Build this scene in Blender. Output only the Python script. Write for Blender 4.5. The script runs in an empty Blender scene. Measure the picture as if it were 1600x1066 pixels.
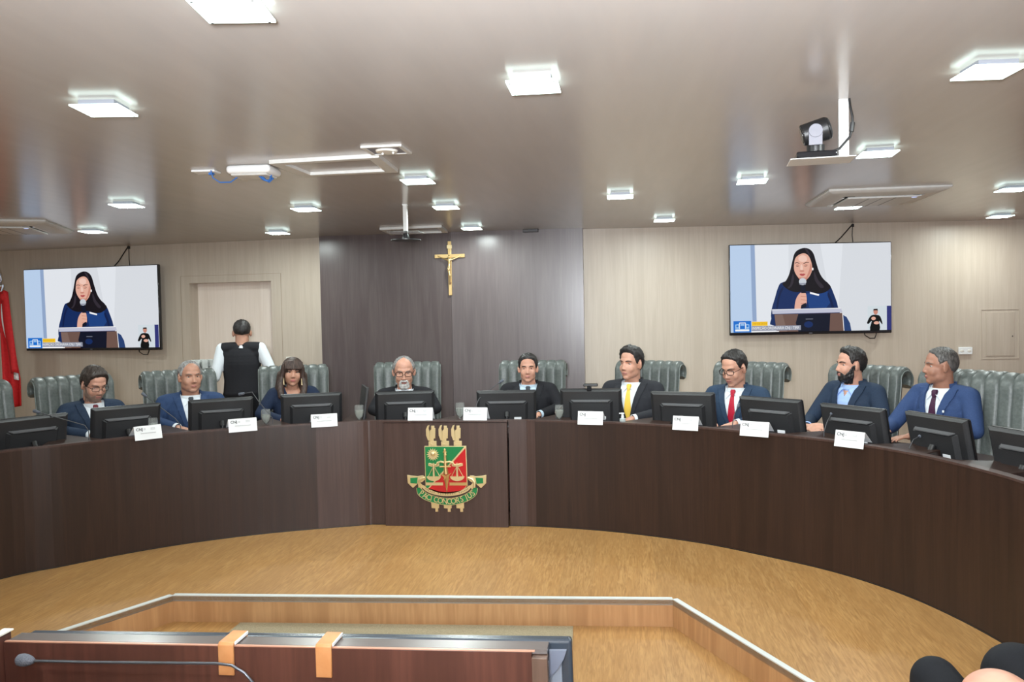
import bpy, bmesh, math, random
from math import sin, cos, pi, radians, atan2, sqrt, exp
from mathutils import Vector, Matrix, Euler
from mathutils.bvhtree import BVHTree
random.seed(7)
S = bpy.context.scene
COL = S.collection
# ------------------------------------------------------------------ camera
F = 1300.0
PITCH, ROLL, YAW, CZ = radians(1.9), radians(1.09), radians(7.5), 1.6
FW = Vector((-sin(YAW)*cos(PITCH), cos(YAW)*cos(PITCH), -sin(PITCH)))
_r = FW.cross(Vector((0, 0, 1))).normalized(); _u = _r.cross(FW)
RT = cos(ROLL)*_r - sin(ROLL)*_u; UP = cos(ROLL)*_u + sin(ROLL)*_r
cd = bpy.data.cameras.new('camera'); cam = bpy.data.objects.new('camera', cd); COL.objects.link(cam)
cd.sensor_width = 36; cd.lens = 36*F/1600; cd.clip_start = .05
m = Matrix((RT, UP, -FW)).transposed().to_4x4(); m.translation = Vector((0, 0, CZ)); cam.matrix_world = m
S.camera = cam
# ------------------------------------------------------------------ world, exposure
S.view_settings.view_transform = 'Standard'; S.view_settings.look = 'None'
S.view_settings.gamma = 1; S.view_settings.use_curve_mapping = False
S.view_settings.exposure = -0.12
w = bpy.data.worlds.new('world'); S.world = w; w.use_nodes = True
w.node_tree.nodes['Background'].inputs[0].default_value = (.9, .95, 1, 1)
w.node_tree.nodes['Background'].inputs[1].default_value = .5
CEIL = 2.41; LOW = -.15
def area_light(name, loc, size, power, color=(1, 1, 1), target=None, size_y=None, spread=180):
    l = bpy.data.lights.new(name, 'AREA'); l.shape = 'RECTANGLE' if size_y else 'SQUARE'; l.size = size
    if size_y: l.size_y = size_y
    l.energy = power; l.color = color; l.spread = radians(spread)
    o = bpy.data.objects.new(name, l); COL.objects.link(o); o.location = loc
    d = Vector(target) - Vector(loc) if target else Vector((0, 0, -1))
    o.rotation_euler = d.to_track_quat('-Z', 'Y').to_euler()
    return o
LAMP_W = 13.5
# flash of the photographer, bounced up off the ceiling and partly forward
area_light('flash_bounce', (-.1, -.3, 1.7), .3, 280, (.90, .95, 1), (-.1, .7, 2.41), spread=130)
area_light('flash_head', (-.15, -.15, 1.95), .12, 22, (1, .96, .95), (-.9, 6, 1.5))
# ------------------------------------------------------------------ helpers
def ray(px, py): return FW + RT*((px-800)/F) - UP*((py-533)/F)
def on_z(px, py, z):
    d = ray(px, py); return Vector((0, 0, CZ)) + d*((z-CZ)/d.z)
def on_y(px, py, y):
    d = ray(px, py); return Vector((0, 0, CZ)) + d*(y/d.y)
def at(px, py, t): return Vector((0, 0, CZ)) + ray(px, py)*t
def on_wall(px, py, a, b):
    d = ray(px, py); n = Vector((b[1]-a[1], -(b[0]-a[0]), 0)); o = Vector((0, 0, CZ))
    return o + d*((Vector((a[0], a[1], 0))-o).dot(n)/d.dot(n))

def link(o, parent=None):
    COL.objects.link(o)
    if parent: o.parent = parent
    return o
def tag(o, label=None, cat=None, group=None, kind=None):
    if label: o['label'] = label
    if cat: o['category'] = cat
    if group: o['group'] = group
    if kind: o['kind'] = kind
    return o
def thing(name, label, cat, loc=(0, 0, 0), rz=0, group=None):
    o = bpy.data.objects.new(name, None); o.empty_display_size = .1; link(o)
    o.location = loc; o.rotation_euler = (0, 0, rz)
    return tag(o, label, cat, group)

_sd = {}
def sphere_data(n):
    if n not in _sd:
        m_ = n//2+1; V = [Vector((0, 0, 1))]; Fc = []
        for i in range(1, m_):
            for j in range(n): a, b = pi*i/m_, 2*pi*j/n; V.append(Vector((sin(a)*cos(b), sin(a)*sin(b), cos(a))))
        V.append(Vector((0, 0, -1))); last = len(V)-1
        for j in range(n):
            k = (j+1) % n; Fc.append((0, 1+j, 1+k)); Fc.append((last, last-n+k, last-n+j))
            for i in range(m_-2): a = 1+i*n; Fc.append((a+j, a+n+j, a+n+k, a+k))
        _sd[n] = (V, Fc)
    return _sd[n]
class MB:
    def __init__(s): s.bm = bmesh.new(); s.mi = 0
    def _fin(s, faces):
        for f in faces: f.material_index = s.mi
    def face(s, pts):
        f = s.bm.faces.new([s.bm.verts.new(p) for p in pts]); s._fin([f]); return f
    def box(s, c, size, rot=None):
        M = Matrix.Translation(c) @ (rot.to_4x4() if rot else Matrix.Identity(4)) @ Matrix.Diagonal((*size, 1))
        n0 = len(s.bm.faces)
        r = bmesh.ops.create_cube(s.bm, size=1, matrix=M)
        s._fin({f for v in r['verts'] for f in v.link_faces}); return s
    def ell(s, c, r, rot=None, n=3, seg=None):
        M = Matrix.Translation(c) @ (rot.to_4x4() if rot else Matrix.Identity(4)) @ Matrix.Diagonal((*r, 1))
        V, Fc = sphere_data(seg or 8*n); vs = [s.bm.verts.new(M @ v) for v in V]
        s._fin([s.bm.faces.new([vs[i] for i in f]) for f in Fc]); return s
    def cap(s, p0, r0, p1, r1, n=14):
        p0, p1 = Vector(p0), Vector(p1); s.ell(p0, (r0,)*3, seg=n); s.ell(p1, (r1,)*3, seg=n); s.cyl(p0, p1, r0, r1, n); return s
    def cyl(s, p0, p1, r0, r1=None, n=16, caps=True):
        p0, p1 = Vector(p0), Vector(p1); r1 = r0 if r1 is None else r1
        q = (p1-p0).to_track_quat('Z', 'Y').to_matrix(); rings = []
        for p, r in ((p0, r0), (p1, r1)):
            rings.append([s.bm.verts.new(p + q @ Vector((r*cos(2*pi*i/n), r*sin(2*pi*i/n), 0))) for i in range(n)])
        fs = [s.bm.faces.new((rings[0][i], rings[0][(i+1) % n], rings[1][(i+1) % n], rings[1][i])) for i in range(n)]
        if caps: fs += [s.bm.faces.new(rings[0][::-1]), s.bm.faces.new(rings[1])]
        s._fin(fs); return s
    def tube(s, pts, r, n=10, caps=True):
        pts = [Vector(p) for p in pts]; k = len(pts); rs = r if isinstance(r, (list, tuple)) else [r]*k
        rings = []; up = None
        for i, p in enumerate(pts):
            t = (pts[min(i+1, k-1)] - pts[max(i-1, 0)]).normalized()
            if up is None: up = t.orthogonal().normalized()
            up = (up - t*up.dot(t)).normalized(); b = t.cross(up)
            rings.append([s.bm.verts.new(p + up*(rs[i]*cos(2*pi*j/n)) + b*(rs[i]*sin(2*pi*j/n))) for j in range(n)])
        fs = []
        for a, b2 in zip(rings, rings[1:]):
            fs += [s.bm.faces.new((a[j], a[(j+1) % n], b2[(j+1) % n], b2[j])) for j in range(n)]
        if caps: fs += [s.bm.faces.new(rings[0][::-1]), s.bm.faces.new(rings[-1])]
        s._fin(fs); return s
    def lathe(s, prof, c=(0, 0, 0), n=20, rot=None):
        c = Vector(c); rings = []
        for r, z in prof:
            rings.append([s.bm.verts.new(c + ((rot or Matrix.Identity(3)) @ Vector((max(r, 1e-4)*cos(2*pi*j/n), max(r, 1e-4)*sin(2*pi*j/n), z)))) for j in range(n)])
        fs = []
        for a, b in zip(rings, rings[1:]): fs += [s.bm.faces.new((a[j], a[(j+1) % n], b[(j+1) % n], b[j])) for j in range(n)]
        s._fin(fs); return s
    def prism(s, pts, ext):
        """polygon (3D pts) extruded by vector ext"""
        ext = Vector(ext); a = [s.bm.verts.new(Vector(p)) for p in pts]; b = [s.bm.verts.new(Vector(p)+ext) for p in pts]; n = len(a)
        fs = [s.bm.faces.new(a[::-1]), s.bm.faces.new(b)] + [s.bm.faces.new((a[i], a[(i+1) % n], b[(i+1) % n], b[i])) for i in range(n)]
        s._fin(fs); return s
    def grid(s, rows, close_u=False, close_v=False):
        vs = [[s.bm.verts.new(p) for p in r] for r in rows]; fs = []
        nr, nc = len(vs), len(vs[0])
        for i in range(nr if close_v else nr-1):
            for j in range(nc if close_u else nc-1):
                fs.append(s.bm.faces.new((vs[i][j], vs[i][(j+1) % nc], vs[(i+1) % nr][(j+1) % nc], vs[(i+1) % nr][j])))
        s._fin(fs); return vs
    def add_mesh(s, me, M=None, fn=None):
        vs = []
        for v in me.vertices:
            p = v.co.copy()
            if fn: p = Vector(fn(p))
            if M: p = M @ p
            vs.append(s.bm.verts.new(p))
        for f in me.polygons:
            try: s._fin([s.bm.faces.new([vs[i] for i in f.vertices])])
            except ValueError: pass
    def mesh(s, name, mats, smooth=None, fix=True):
        if fix: bmesh.ops.recalc_face_normals(s.bm, faces=s.bm.faces)
        me = bpy.data.meshes.new(name); s.bm.to_mesh(me); s.bm.free()
        for mt in (mats if isinstance(mats, (list, tuple)) else [mats]): me.materials.append(mt)
        if smooth is not None and len(me.polygons):
            me.polygons.foreach_set('use_smooth', [True]*len(me.polygons))
            if smooth < 180:
                me.set_sharp_from_angle(angle=radians(smooth))
        return me
    def build(s, name, mats, parent=None, smooth=None, bevel=0, seg=2, fix=True):
        o = bpy.data.objects.new(name, s.mesh(name, mats, smooth, fix)); link(o, parent)
        if bevel:
            b = o.modifiers.new('bevel', 'BEVEL'); b.width = bevel; b.segments = seg; b.limit_method = 'ANGLE'; b.angle_limit = radians(35)
            o.data.polygons.foreach_set('use_smooth', [True]*len(o.data.polygons)); o.data.set_sharp_from_angle(angle=radians(50))
        return o
def box(name, c, size, mt, parent=None, bevel=0, rot=None):
    return MB().box(c, size, rot).build(name, mt, parent, bevel=bevel)
def RZ(a): return Matrix.Rotation(a, 3, 'Z')
def RX(a): return Matrix.Rotation(a, 3, 'X')
def RY(a): return Matrix.Rotation(a, 3, 'Y')
def copy_tree(o, parent=None):
    c = o.copy(); COL.objects.link(c); c.parent = parent
    for ch in list(o.children): copy_tree(ch, c)
    return c
_tc = {}
def text_mesh(s, size=1.0, align='CENTER', bold=0):
    k = (s, size, align, bold)
    if k in _tc: return _tc[k]
    cu = bpy.data.curves.new('t', 'FONT'); cu.body = s; cu.size = size; cu.align_x = align; cu.align_y = 'CENTER'; cu.offset = bold
    o = bpy.data.objects.new('t', cu); COL.objects.link(o)
    dg = bpy.context.evaluated_depsgraph_get(); me = bpy.data.meshes.new_from_object(o.evaluated_get(dg))
    bpy.data.objects.remove(o); _tc[k] = me; return me

# ------------------------------------------------------------------ materials
def mat(name, col, rough=.5, metal=0, spec=.5, emit=None, es=1, alpha=None, trans=0, coat=0, sheen=0, ior=None):
    mt = bpy.data.materials.new(name); mt.use_nodes = True; b = mt.node_tree.nodes['Principled BSDF']
    b.inputs['Base Color'].default_value = (*col, 1); b.inputs['Roughness'].default_value = rough
    b.inputs['Metallic'].default_value = metal; b.inputs['Specular IOR Level'].default_value = spec
    if emit: b.inputs['Emission Color'].default_value = (*emit, 1); b.inputs['Emission Strength'].default_value = es
    if trans: b.inputs['Transmission Weight'].default_value = trans
    if coat: b.inputs['Coat Weight'].default_value = coat; b.inputs['Coat Roughness'].default_value = .1
    if sheen: b.inputs['Sheen Weight'].default_value = sheen
    if ior: b.inputs['IOR'].default_value = ior
    return mt
def noisy(name, c1, c2, scale=(1, 1, 1), nscale=5, detail=4, rough=.5, r2=None, bump=0, lo=.35, hi=.65, **k):
    mt = mat(name, c1, rough, **k); nt = mt.node_tree; N, L = nt.nodes, nt.links; b = N['Principled BSDF']
    tc = N.new('ShaderNodeTexCoord'); mp = N.new('ShaderNodeMapping'); mp.inputs['Scale'].default_value = scale
    nz = N.new('ShaderNodeTexNoise'); nz.inputs['Scale'].default_value = nscale; nz.inputs['Detail'].default_value = detail
    cr = N.new('ShaderNodeValToRGB'); cr.color_ramp.elements[0].position = lo; cr.color_ramp.elements[1].position = hi
    cr.color_ramp.elements[0].color = (*c1, 1); cr.color_ramp.elements[1].color = (*c2, 1)
    L.new(tc.outputs['Object'], mp.inputs[0]); L.new(mp.outputs[0], nz.inputs[0]); L.new(nz.outputs[0], cr.inputs[0]); L.new(cr.outputs[0], b.inputs['Base Color'])
    if bump:
        bp = N.new('ShaderNodeBump'); bp.inputs['Strength'].default_value = bump; bp.inputs['Distance'].default_value = .004
        L.new(nz.outputs[0], bp.inputs['Height']); L.new(bp.outputs[0], b.inputs['Normal'])
    return mt
def wood(name, c1, c2, c3, axis='Z', fine=60, rough=.4, spec=.5, stretch=.05, planks=None, coat=0, soft=.7, dist=.2):
    """two scales of stretched grain along the axis, optional plank joints (width, length) across x / along y"""
    mt = mat(name, c1, rough, spec=spec, coat=coat); nt = mt.node_tree; N, L = nt.nodes, nt.links; b = N['Principled BSDF']
    tc = N.new('ShaderNodeTexCoord'); out = []
    for k, (fs, st) in enumerate(((fine, stretch), (fine*.12, stretch*1.6))):
        mp = N.new('ShaderNodeMapping'); sc = [1, 1, 1]; sc['XYZ'.index(axis)] = st; mp.inputs['Scale'].default_value = sc
        nz = N.new('ShaderNodeTexNoise'); nz.inputs['Scale'].default_value = fs; nz.inputs['Detail'].default_value = 5; nz.inputs['Distortion'].default_value = 1.0 if k else dist
        L.new(tc.outputs['Object'], mp.inputs[0]); L.new(mp.outputs[0], nz.inputs[0]); out.append(nz.outputs[0])
    cr = N.new('ShaderNodeValToRGB'); cr.color_ramp.elements[0].position = .35; cr.color_ramp.elements[1].position = .65
    cr.color_ramp.elements[0].color = (*c1, 1); cr.color_ramp.elements[1].color = (*c2, 1)
    L.new(out[0], cr.inputs[0])
    mx = N.new('ShaderNodeMix'); mx.data_type = 'RGBA'; mx.inputs['B'].default_value = (*c3, 1)
    c2r = N.new('ShaderNodeValToRGB'); c2r.color_ramp.elements[0].position = .45; c2r.color_ramp.elements[1].position = .62
    c2r.color_ramp.elements[0].color = (0, 0, 0, 1); c2r.color_ramp.elements[1].color = (soft, soft, soft, 1)
    L.new(out[1], c2r.inputs[0]); L.new(c2r.outputs[0], mx.inputs['Factor']); L.new(cr.outputs[0], mx.inputs['A'])
    res = mx.outputs['Result']
    if planks:
        br = N.new('ShaderNodeTexBrick'); mp = N.new('ShaderNodeMapping'); mp.inputs['Rotation'].default_value = (0, 0, pi/2)
        L.new(tc.outputs['Object'], mp.inputs[0]); L.new(mp.outputs[0], br.inputs['Vector'])
        br.inputs['Color1'].default_value = (.96, .96, .96, 1); br.inputs['Color2'].default_value = (1.04, 1.03, 1, 1); br.inputs['Mortar'].default_value = (.86, .85, .83, 1)
        br.inputs['Scale'].default_value = 1; br.inputs['Brick Width'].default_value = planks[1]; br.inputs['Row Height'].default_value = planks[0]
        br.inputs['Mortar Size'].default_value = .0015; br.inputs['Mortar Smooth'].default_value = .3
        m2 = N.new('ShaderNodeMix'); m2.data_type = 'RGBA'; m2.blend_type = 'MULTIPLY'; m2.inputs['Factor'].default_value = 1
        L.new(res, m2.inputs['A']); L.new(br.outputs['Color'], m2.inputs['B']); res = m2.outputs['Result']
    L.new(res, b.inputs['Base Color'])
    return mt
def glow(name, col, s=1): # a light-giving surface (screen pixel colours, lamps)
    return mat(name, (0, 0, 0), .5, spec=.2, emit=col, es=s)
def srgb(r, g, b):
    f = lambda c: (c/255/12.92 if c/255 <= .04045 else ((c/255+.055)/1.055)**2.4)
    return (f(r), f(g), f(b))
M = {}
M['wall'] = wood('beige_laminate', srgb(184, 171, 156), srgb(190, 178, 164), srgb(178, 165, 150), fine=120, rough=.42, stretch=.03)
M['wall_dark'] = wood('dark_laminate', srgb(84, 74, 74), srgb(91, 81, 80), srgb(78, 67, 68), fine=90, rough=.3, stretch=.04)
M['ceiling'] = noisy('ceiling_laminate', srgb(169, 163, 158), srgb(172, 166, 161), (1, .12, 1), 12, rough=.22)
M['floor'] = wood('oak_vinyl_floor', srgb(154, 112, 65), srgb(182, 140, 88), srgb(160, 117, 68), axis='Y', fine=62, rough=.36, stretch=.085, dist=1.6, soft=.5, planks=(.19, 1.3))
M['riser'] = wood('oak_riser', srgb(176, 132, 90), srgb(192, 148, 104), srgb(164, 120, 80), fine=60, rough=.45, stretch=.06)
M['desk'] = wood('wenge_laminate', srgb(43, 26, 20), srgb(52, 33, 25), srgb(37, 22, 17), fine=110, rough=.42, stretch=.03)
M['desk_flash'] = wood('wenge_laminate_flash_lit', srgb(66, 48, 44), srgb(76, 57, 52), srgb(60, 42, 38), fine=110, rough=.4, stretch=.03)  # lighter wenge: flash reflection on the centre panels put into the colour
M['redwood'] = wood('reddish_laminate', srgb(72, 43, 36), srgb(88, 54, 45), srgb(64, 38, 32), fine=60, rough=.35, stretch=.05)
M['trim'] = mat('aluminium_trim', (.66, .69, .68), .4, .15)
M['white'] = mat('white_plastic', (.76, .77, .77), .4)
M['cream'] = mat('cream_plastic', (.72, .70, .64), .5)
M['offwhite'] = noisy('painted_metal_white', (.58, .58, .56), (.62, .62, .60), nscale=30, rough=.45)
M['black'] = mat('black_plastic', (.012, .012, .013), .38)
M['blackgloss'] = mat('glossy_black_plastic', (.01, .01, .012), .12)
M['black2'] = noisy('textured_black_plastic', (.016, .016, .018), (.022, .022, .024), nscale=200, rough=.5, bump=.2)
M['dkgrey'] = mat('dark_grey_plastic', (.05, .05, .055), .5)
M['midgrey'] = mat('mid_grey_plastic', (.18, .18, .21), .45)
M['chrome'] = mat('chrome', (.75, .75, .75), .12, 1)
M['leather'] = noisy('green_grey_leather', (.085, .098, .092), (.115, .13, .123), nscale=60, detail=6, rough=.4, bump=.35)
M['leather2'] = noisy('grey_leather', (.045, .05, .05), (.07, .075, .075), nscale=60, detail=6, rough=.36, bump=.35)
M['piping'] = mat('leather_piping', (.13, .15, .14), .35)
M['gold'] = mat('brushed_gold', (.72, .52, .24), .32, .85)
M['golds'] = mat('pale_gold', (.78, .64, .36), .35, .7)
M['green'] = mat('enamel_green', (.012, .20, .065), .25)
M['red'] = mat('enamel_red', (.50, .015, .02), .25)
M['paper'] = mat('white_card', (.80, .82, .84), .6)
M['ink'] = mat('black_print', (.02, .02, .02), .6)
M['inkgrey'] = mat('grey_print', (.45, .46, .47), .6)
M['glass'] = mat('clear_glass', (.95, .97, .96), .03, trans=.93, ior=1.25)
M['water'] = mat('water', (.78, .82, .78), .08, trans=.55, ior=1.2)
M['cable_blue'] = mat('blue_cable', (.03, .14, .45), .5)
M['flagred'] = noisy('red_flag_cloth', (.52, .008, .012), (.60, .012, .016), nscale=40, rough=.75)
M['flagwhite'] = mat('white_flag_cloth', (.75, .74, .76), .8)
M['mat_floor'] = noisy('grey_beige_carpet', srgb(140, 128, 104), srgb(162, 150, 124), nscale=160, detail=3, rough=.95, bump=.4)
M['foam'] = noisy('grey_foam', (.07, .08, .10), (.13, .14, .17), nscale=500, detail=2, rough=.95, bump=.5)
M['hook'] = noisy('tan_wood_hook', srgb(176, 120, 74), srgb(184, 130, 84), nscale=30, rough=.4)
M['darkred'] = mat('dark_red_door_frame', srgb(92, 40, 38), .4)
M['lamp'] = glow('lamp_disc', (.93, 1, .98), 26)
M['lampglass'] = glow('lamp_frosted_glass', (.80, 1, .94), 4.2)
# ================================================================== room
def seg_prism(mb, a, b, z0, z1, th):
    a, b = Vector((*a, 0)), Vector((*b, 0)); n = Vector((-(b-a).y, (b-a).x, 0)).normalized()*th
    mb.prism([(a.x, a.y, z0), (b.x, b.y, z0), (b.x, b.y, z1), (a.x, a.y, z1)], n)
def struct(name, mb, mt, **k): return tag(mb.build(name, mt, **k), kind='structure')
XL, XR, YB = -8.0, 3.87, -6.0
struct('ceiling', MB().box(((XL+XR)/2, 1.5, CEIL+.05), (XR-XL+.4, 15.2, .1)), M['ceiling'])
stage = [(XL, 8.95), (XL, 1), (-4.33, 1), (-2.6, 4.47), (.26, 4.62), (2.1, 1), (XR, 1), (XR, 8.95)]
struct('floor', MB().prism([(x, y, 0) for x, y in stage], (0, 0, -.03)), M['floor'])
struct('floor_lower', MB().box(((XL+XR)/2, 0, LOW-.03), (XR-XL, 12, .06)), M['floor'])
for i, (a, b) in enumerate([(stage[2], stage[3]), (stage[3], stage[4]), (stage[4], stage[5]), (stage[1], stage[2]), (stage[5], stage[6])]):
    mb = MB(); seg_prism(mb, a, b, LOW, -.022, .018); struct('trim_%d' % (i+1), mb, M['riser'])
    mb = MB(); seg_prism(mb, a, b, -.022, .006, .03); seg_prism(mb, a, b, -.03, -.022, .022); struct('trim_%d' % (i+11), mb, M['trim'])
LWA, LWB = Vector((-3.02, 8.2)), Vector((-6.95, 8.6))
lw = lambda x: 8.2 + (x+3.02)/(-6.95+3.02)*.4
RWA, RWB = (-.36, 8.18), (3.84, 8.61)
rw = lambda x: 8.18 + (x+.36)/4.2*.43
mb = MB()
for x0, x1, z0, z1 in ((-8.2, -4.555, 0, CEIL), (-4.555, -3.6, 1.985, CEIL), (-3.6, -2.96, 0, CEIL)):
    seg_prism(mb, (x0, lw(x0)), (x1, lw(x1)), z0, z1, .16)
struct('wall_left', mb, M['wall'])
mb = MB(); seg_prism(mb, (-4.6, lw(-4.6)+.15), (-3.5, lw(-3.5)+.15), 0, 2.1, .05); 
d1 = struct('door_1', mb, wood('pale_door_laminate', srgb(222, 208, 196), srgb(228, 215, 204), srgb(216, 201, 188), fine=90, rough=.35, stretch=.03))
# flush joints around the niche (dark thin seams)
mb = MB()
for x0, x1, z0, z1 in ((-3.49, -3.486, 0, 2.06), (-4.66, -3.486, 2.06, 2.063), (-4.66, -4.656, 0, 2.06)):
    seg_prism(mb, (x0, lw(x0)-.0015), (x1, lw(x1)-.0015), z0, z1, .002)
struct('trim_6', mb, mat('seam', srgb(150, 132, 112), .6))
mb = MB(); mb.box((-2.325, 8.16, CEIL/2), (1.338, .2, CEIL)); mb.mi = 1; mb.box((-1.005, 8.16, CEIL/2), (1.298, .2, CEIL)); struct('wall_back', mb, [M['wall_dark'], wood('dark_laminate_sheen', srgb(98, 89, 90), srgb(104, 95, 95), srgb(91, 82, 83), fine=90, rough=.28, stretch=.04)])  # right half lighter: the wall's sheen is put into its colour
mb = MB(); seg_prism(mb, (-.37, 8.18), (3.9, rw(3.9)), 0, CEIL, .16); struct('wall_right', mb, M['wall'])
struct('wall_right_side', MB().box((XR+.05, 1.5, CEIL/2), (.1, 15, CEIL)), M['darkred'])
struct('wall_left_side', MB().box((XL-.05, 1.5, CEIL/2), (.1, 15.2, CEIL)), M['wall'])
struct('wall_rear', MB().box(((XL+XR)/2, YB-.05, CEIL/2-.1), (XR-XL, .1, CEIL+.2)), M['wall'])
# thin panel joint along the top of both beige walls
mb = MB(); seg_prism(mb, (-.3, rw(-.3)-.002), (3.8, rw(3.8)-.002), 2.335, 2.338, .003); struct('trim_7', mb, M['wall'])
# flush access panel on the right wall
ap = thing('access_panel', 'flush beige access panel low on the right wall beside the corner', 'panel', (3.63, rw(3.63)-.002, 1.31), atan2(.43, 4.2))
def frame_mb(w, h, t, d, y=0):
    m_ = MB()
    for c, s_ in (((0, y, h/2-t/2), (w, d, t)), ((0, y, -h/2+t/2), (w, d, t)), ((-w/2+t/2, y, 0), (t, d, h-2*t)), ((w/2-t/2, y, 0), (t, d, h-2*t))): m_.box(c, s_)
    return m_
frame_mb(.36, .48, .004, .006).build('frame', M['wall'], ap)
box('panel', (0, -.001, 0), (.27, .006, .42), M['wall'], ap, .001)
MB().ell((.115, -.006, -.02), (.006, .004, .006)).build('latch', M['dkgrey'], ap, smooth=180)
# sockets
so = thing('wall_socket', 'white double wall socket on the right wall above the empty chairs', 'wall socket', (3.295, rw(3.295)-.012, 1.155), atan2(.43, 4.2))
box('plate', (0, 0, 0), (.13, .022, .07), M['white'], so, .004)
for sx in (-.035, .035): MB().ell((sx, -.011, 0), (.02, .003, .014), n=2).build('socket_face', M['cream'], so, smooth=180)
so = thing('wall_switch', 'small white switch plate on the beige wall above the woman', 'switch', (-3.41, lw(-3.41)-.008, 1.17), atan2(-.4, 3.93))
box('plate', (0, 0, 0), (.075, .014, .05), M['cream'], so, .003)
box('rocker', (0, -.008, 0), (.03, .006, .022), M['white'], so, .001)

# ================================================================== judges' bench
ANCH = [(-4.3, 3.2), (-4.15, 3.9), (-3.87, 4.68), (-3.64, 4.97), (-3.38, 5.28), (-3.05, 5.57), (-2.6, 5.85), (-2.01, 6.1), (-1.81, 6.15), (-.85, 6.16), (-.65, 6.15), (-.25, 6.08), (.12, 5.96), (.54, 5.76), (.92, 5.48), (1.25, 5.19), (1.5, 4.85), (1.66, 4.5), (1.77, 4.1), (1.82, 3.7), (1.84, 3.3)]
def catmull(P, k=6):
    P = [Vector(p) for p in P]; out = []
    for i in range(len(P)-1):
        p0, p1, p2, p3 = P[max(i-1, 0)], P[i], P[i+1], P[min(i+2, len(P)-1)]
        for j in range(k):
            t = j/k; out.append(.5*((2*p1)+(p2-p0)*t+(2*p0-5*p1+4*p2-p3)*t*t+(3*p1-p0-3*p2+p3)*t**3))
    out.append(P[-1]); return out
CUR = catmull(ANCH, 6)
def normals(C):
    out = []
    for i in range(len(C)):
        t = (C[min(i+1, len(C)-1)]-C[max(i-1, 0)]).normalized(); out.append(Vector((-t.y, t.x)))
    for _ in range(4): out = [out[max(i-1, 0)]+out[i]+out[min(i+1, len(out)-1)] for i in range(len(out))]; out = [n.normalized() for n in out]
    return out
NOR = normals(CUR)      # pointing away from the room centre, towards the seats
OFF = lambda d: [c+n*d for c, n in zip(CUR, NOR)]
def on_desk(px, d, py=600):
    """where the viewing direction px meets the bench line offset by d; returns point and outward normal"""
    r = ray(px, py); r2 = Vector((r.x, r.y)).normalized(); C = OFF(d)
    for i in range(len(C)-1):
        a, b = C[i], C[i+1]; e = b-a; den = r2.x*e.y-r2.y*e.x
        if abs(den) < 1e-9: continue
        t = (a.x*e.y-a.y*e.x)/den; u = (a.x*r2.y-a.y*r2.x)/den
        if -.001 <= u <= 1.001 and t > 0: return a+e*u, (NOR[i]*(1-u)+NOR[i+1]*u).normalized()
    raise ValueError(px)
H = .80; WT = .725
bench = thing('judges_bench', 'long curved dark brown judges bench with raised front panel', 'bench', (-.84, 6.2, 0))
L0 = Matrix.Translation((.84, -6.2, 0))
def strip(mb, i0, i1, d0, d1, z0, z1):
    A = OFF(d0)[i0:i1+1]; B = OFF(d1)[i0:i1+1]
    rows = [[(p.x, p.y, z) for p in q] for q, z in ((A, z0), (A, z1), (B, z1), (B, z0))]
    mb.grid(rows, close_v=True)
    for k in (0, -1): mb.face([r[k] for r in rows])
def bbuild(mb, name, mt, parent=bench, **k):
    bmesh.ops.transform(mb.bm, matrix=L0, verts=mb.bm.verts); return mb.build(name, mt, parent, **k)
def idx(x): return min(range(len(CUR)), key=lambda i: abs(CUR[i].x-x) if CUR[i].y > 4.9 or x > 1.6 or x < -3.5 else 9)
iL, iR = 8*6, 9*6
cuts = [0, 12, 30, 39, 42, 48]            # faceted left part
for a, b in zip(cuts, cuts[1:]):
    mb = MB(); strip(mb, a, b, 0, .04, .0, H-.012); bbuild(mb, 'front_panel', M['desk_flash'] if a in (39, 42) else M['desk'])
for a, b in ((54, 60), (60, 84), (84, 102), (102, 120)):
    mb = MB(); strip(mb, a, b, 0, .04, .0, H-.012); bbuild(mb, 'front_panel', M['desk_flash'] if a == 54 else M['desk'])
cp = MB(); cp.box((-1.33, 6.135, (H-.012)/2), (.945, .05, H-.012)); bbuild(cp, 'centre_panel', M['desk_flash'], bevel=.002)
mb = MB(); strip(mb, 0, 120, -.002, .055, H-.012, H); bbuild(mb, 'ledge_trim', M['desk_flash'])
mb = MB(); mb.box((-1.33, 6.135, H-.003), (.955, .065, .012)); bbuild(mb, 'centre_cap', M['desk_flash'])
mb = MB(); strip(mb, 0, 120, .04, .66, WT-.03, WT); bbuild(mb, 'worktop', M['desk'])
mb = MB(); strip(mb, 0, 120, .60, .62, .25, WT-.03); bbuild(mb, 'modesty_panel', M['desk'])
mb = MB(); strip(mb, 0, 120, -.003, .0, 0, .006); bbuild(mb, 'plinth_edge', M['black'])
# low dividers between the places
for px, wd in ((112, .2), (262, .16), (412, .2), (555, .12), (714, .2), (858, .16), (1003, .2), (1140, .16), (1262, .2), (1398, .2), (1530, .2)):
    p, n = on_desk(px, .05); t = Vector((n.y, -n.x)); mb = MB()
    q = [p - t*wd, p + t*wd, p + t*(wd*.35) + n*.5, p + t*(wd*.15) + n*.5]
    mb.prism([(v.x, v.y, WT) for v in q], (0, 0, H-WT-.004)); bbuild(mb, 'divider', M['desk'], bevel=.003)

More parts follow.
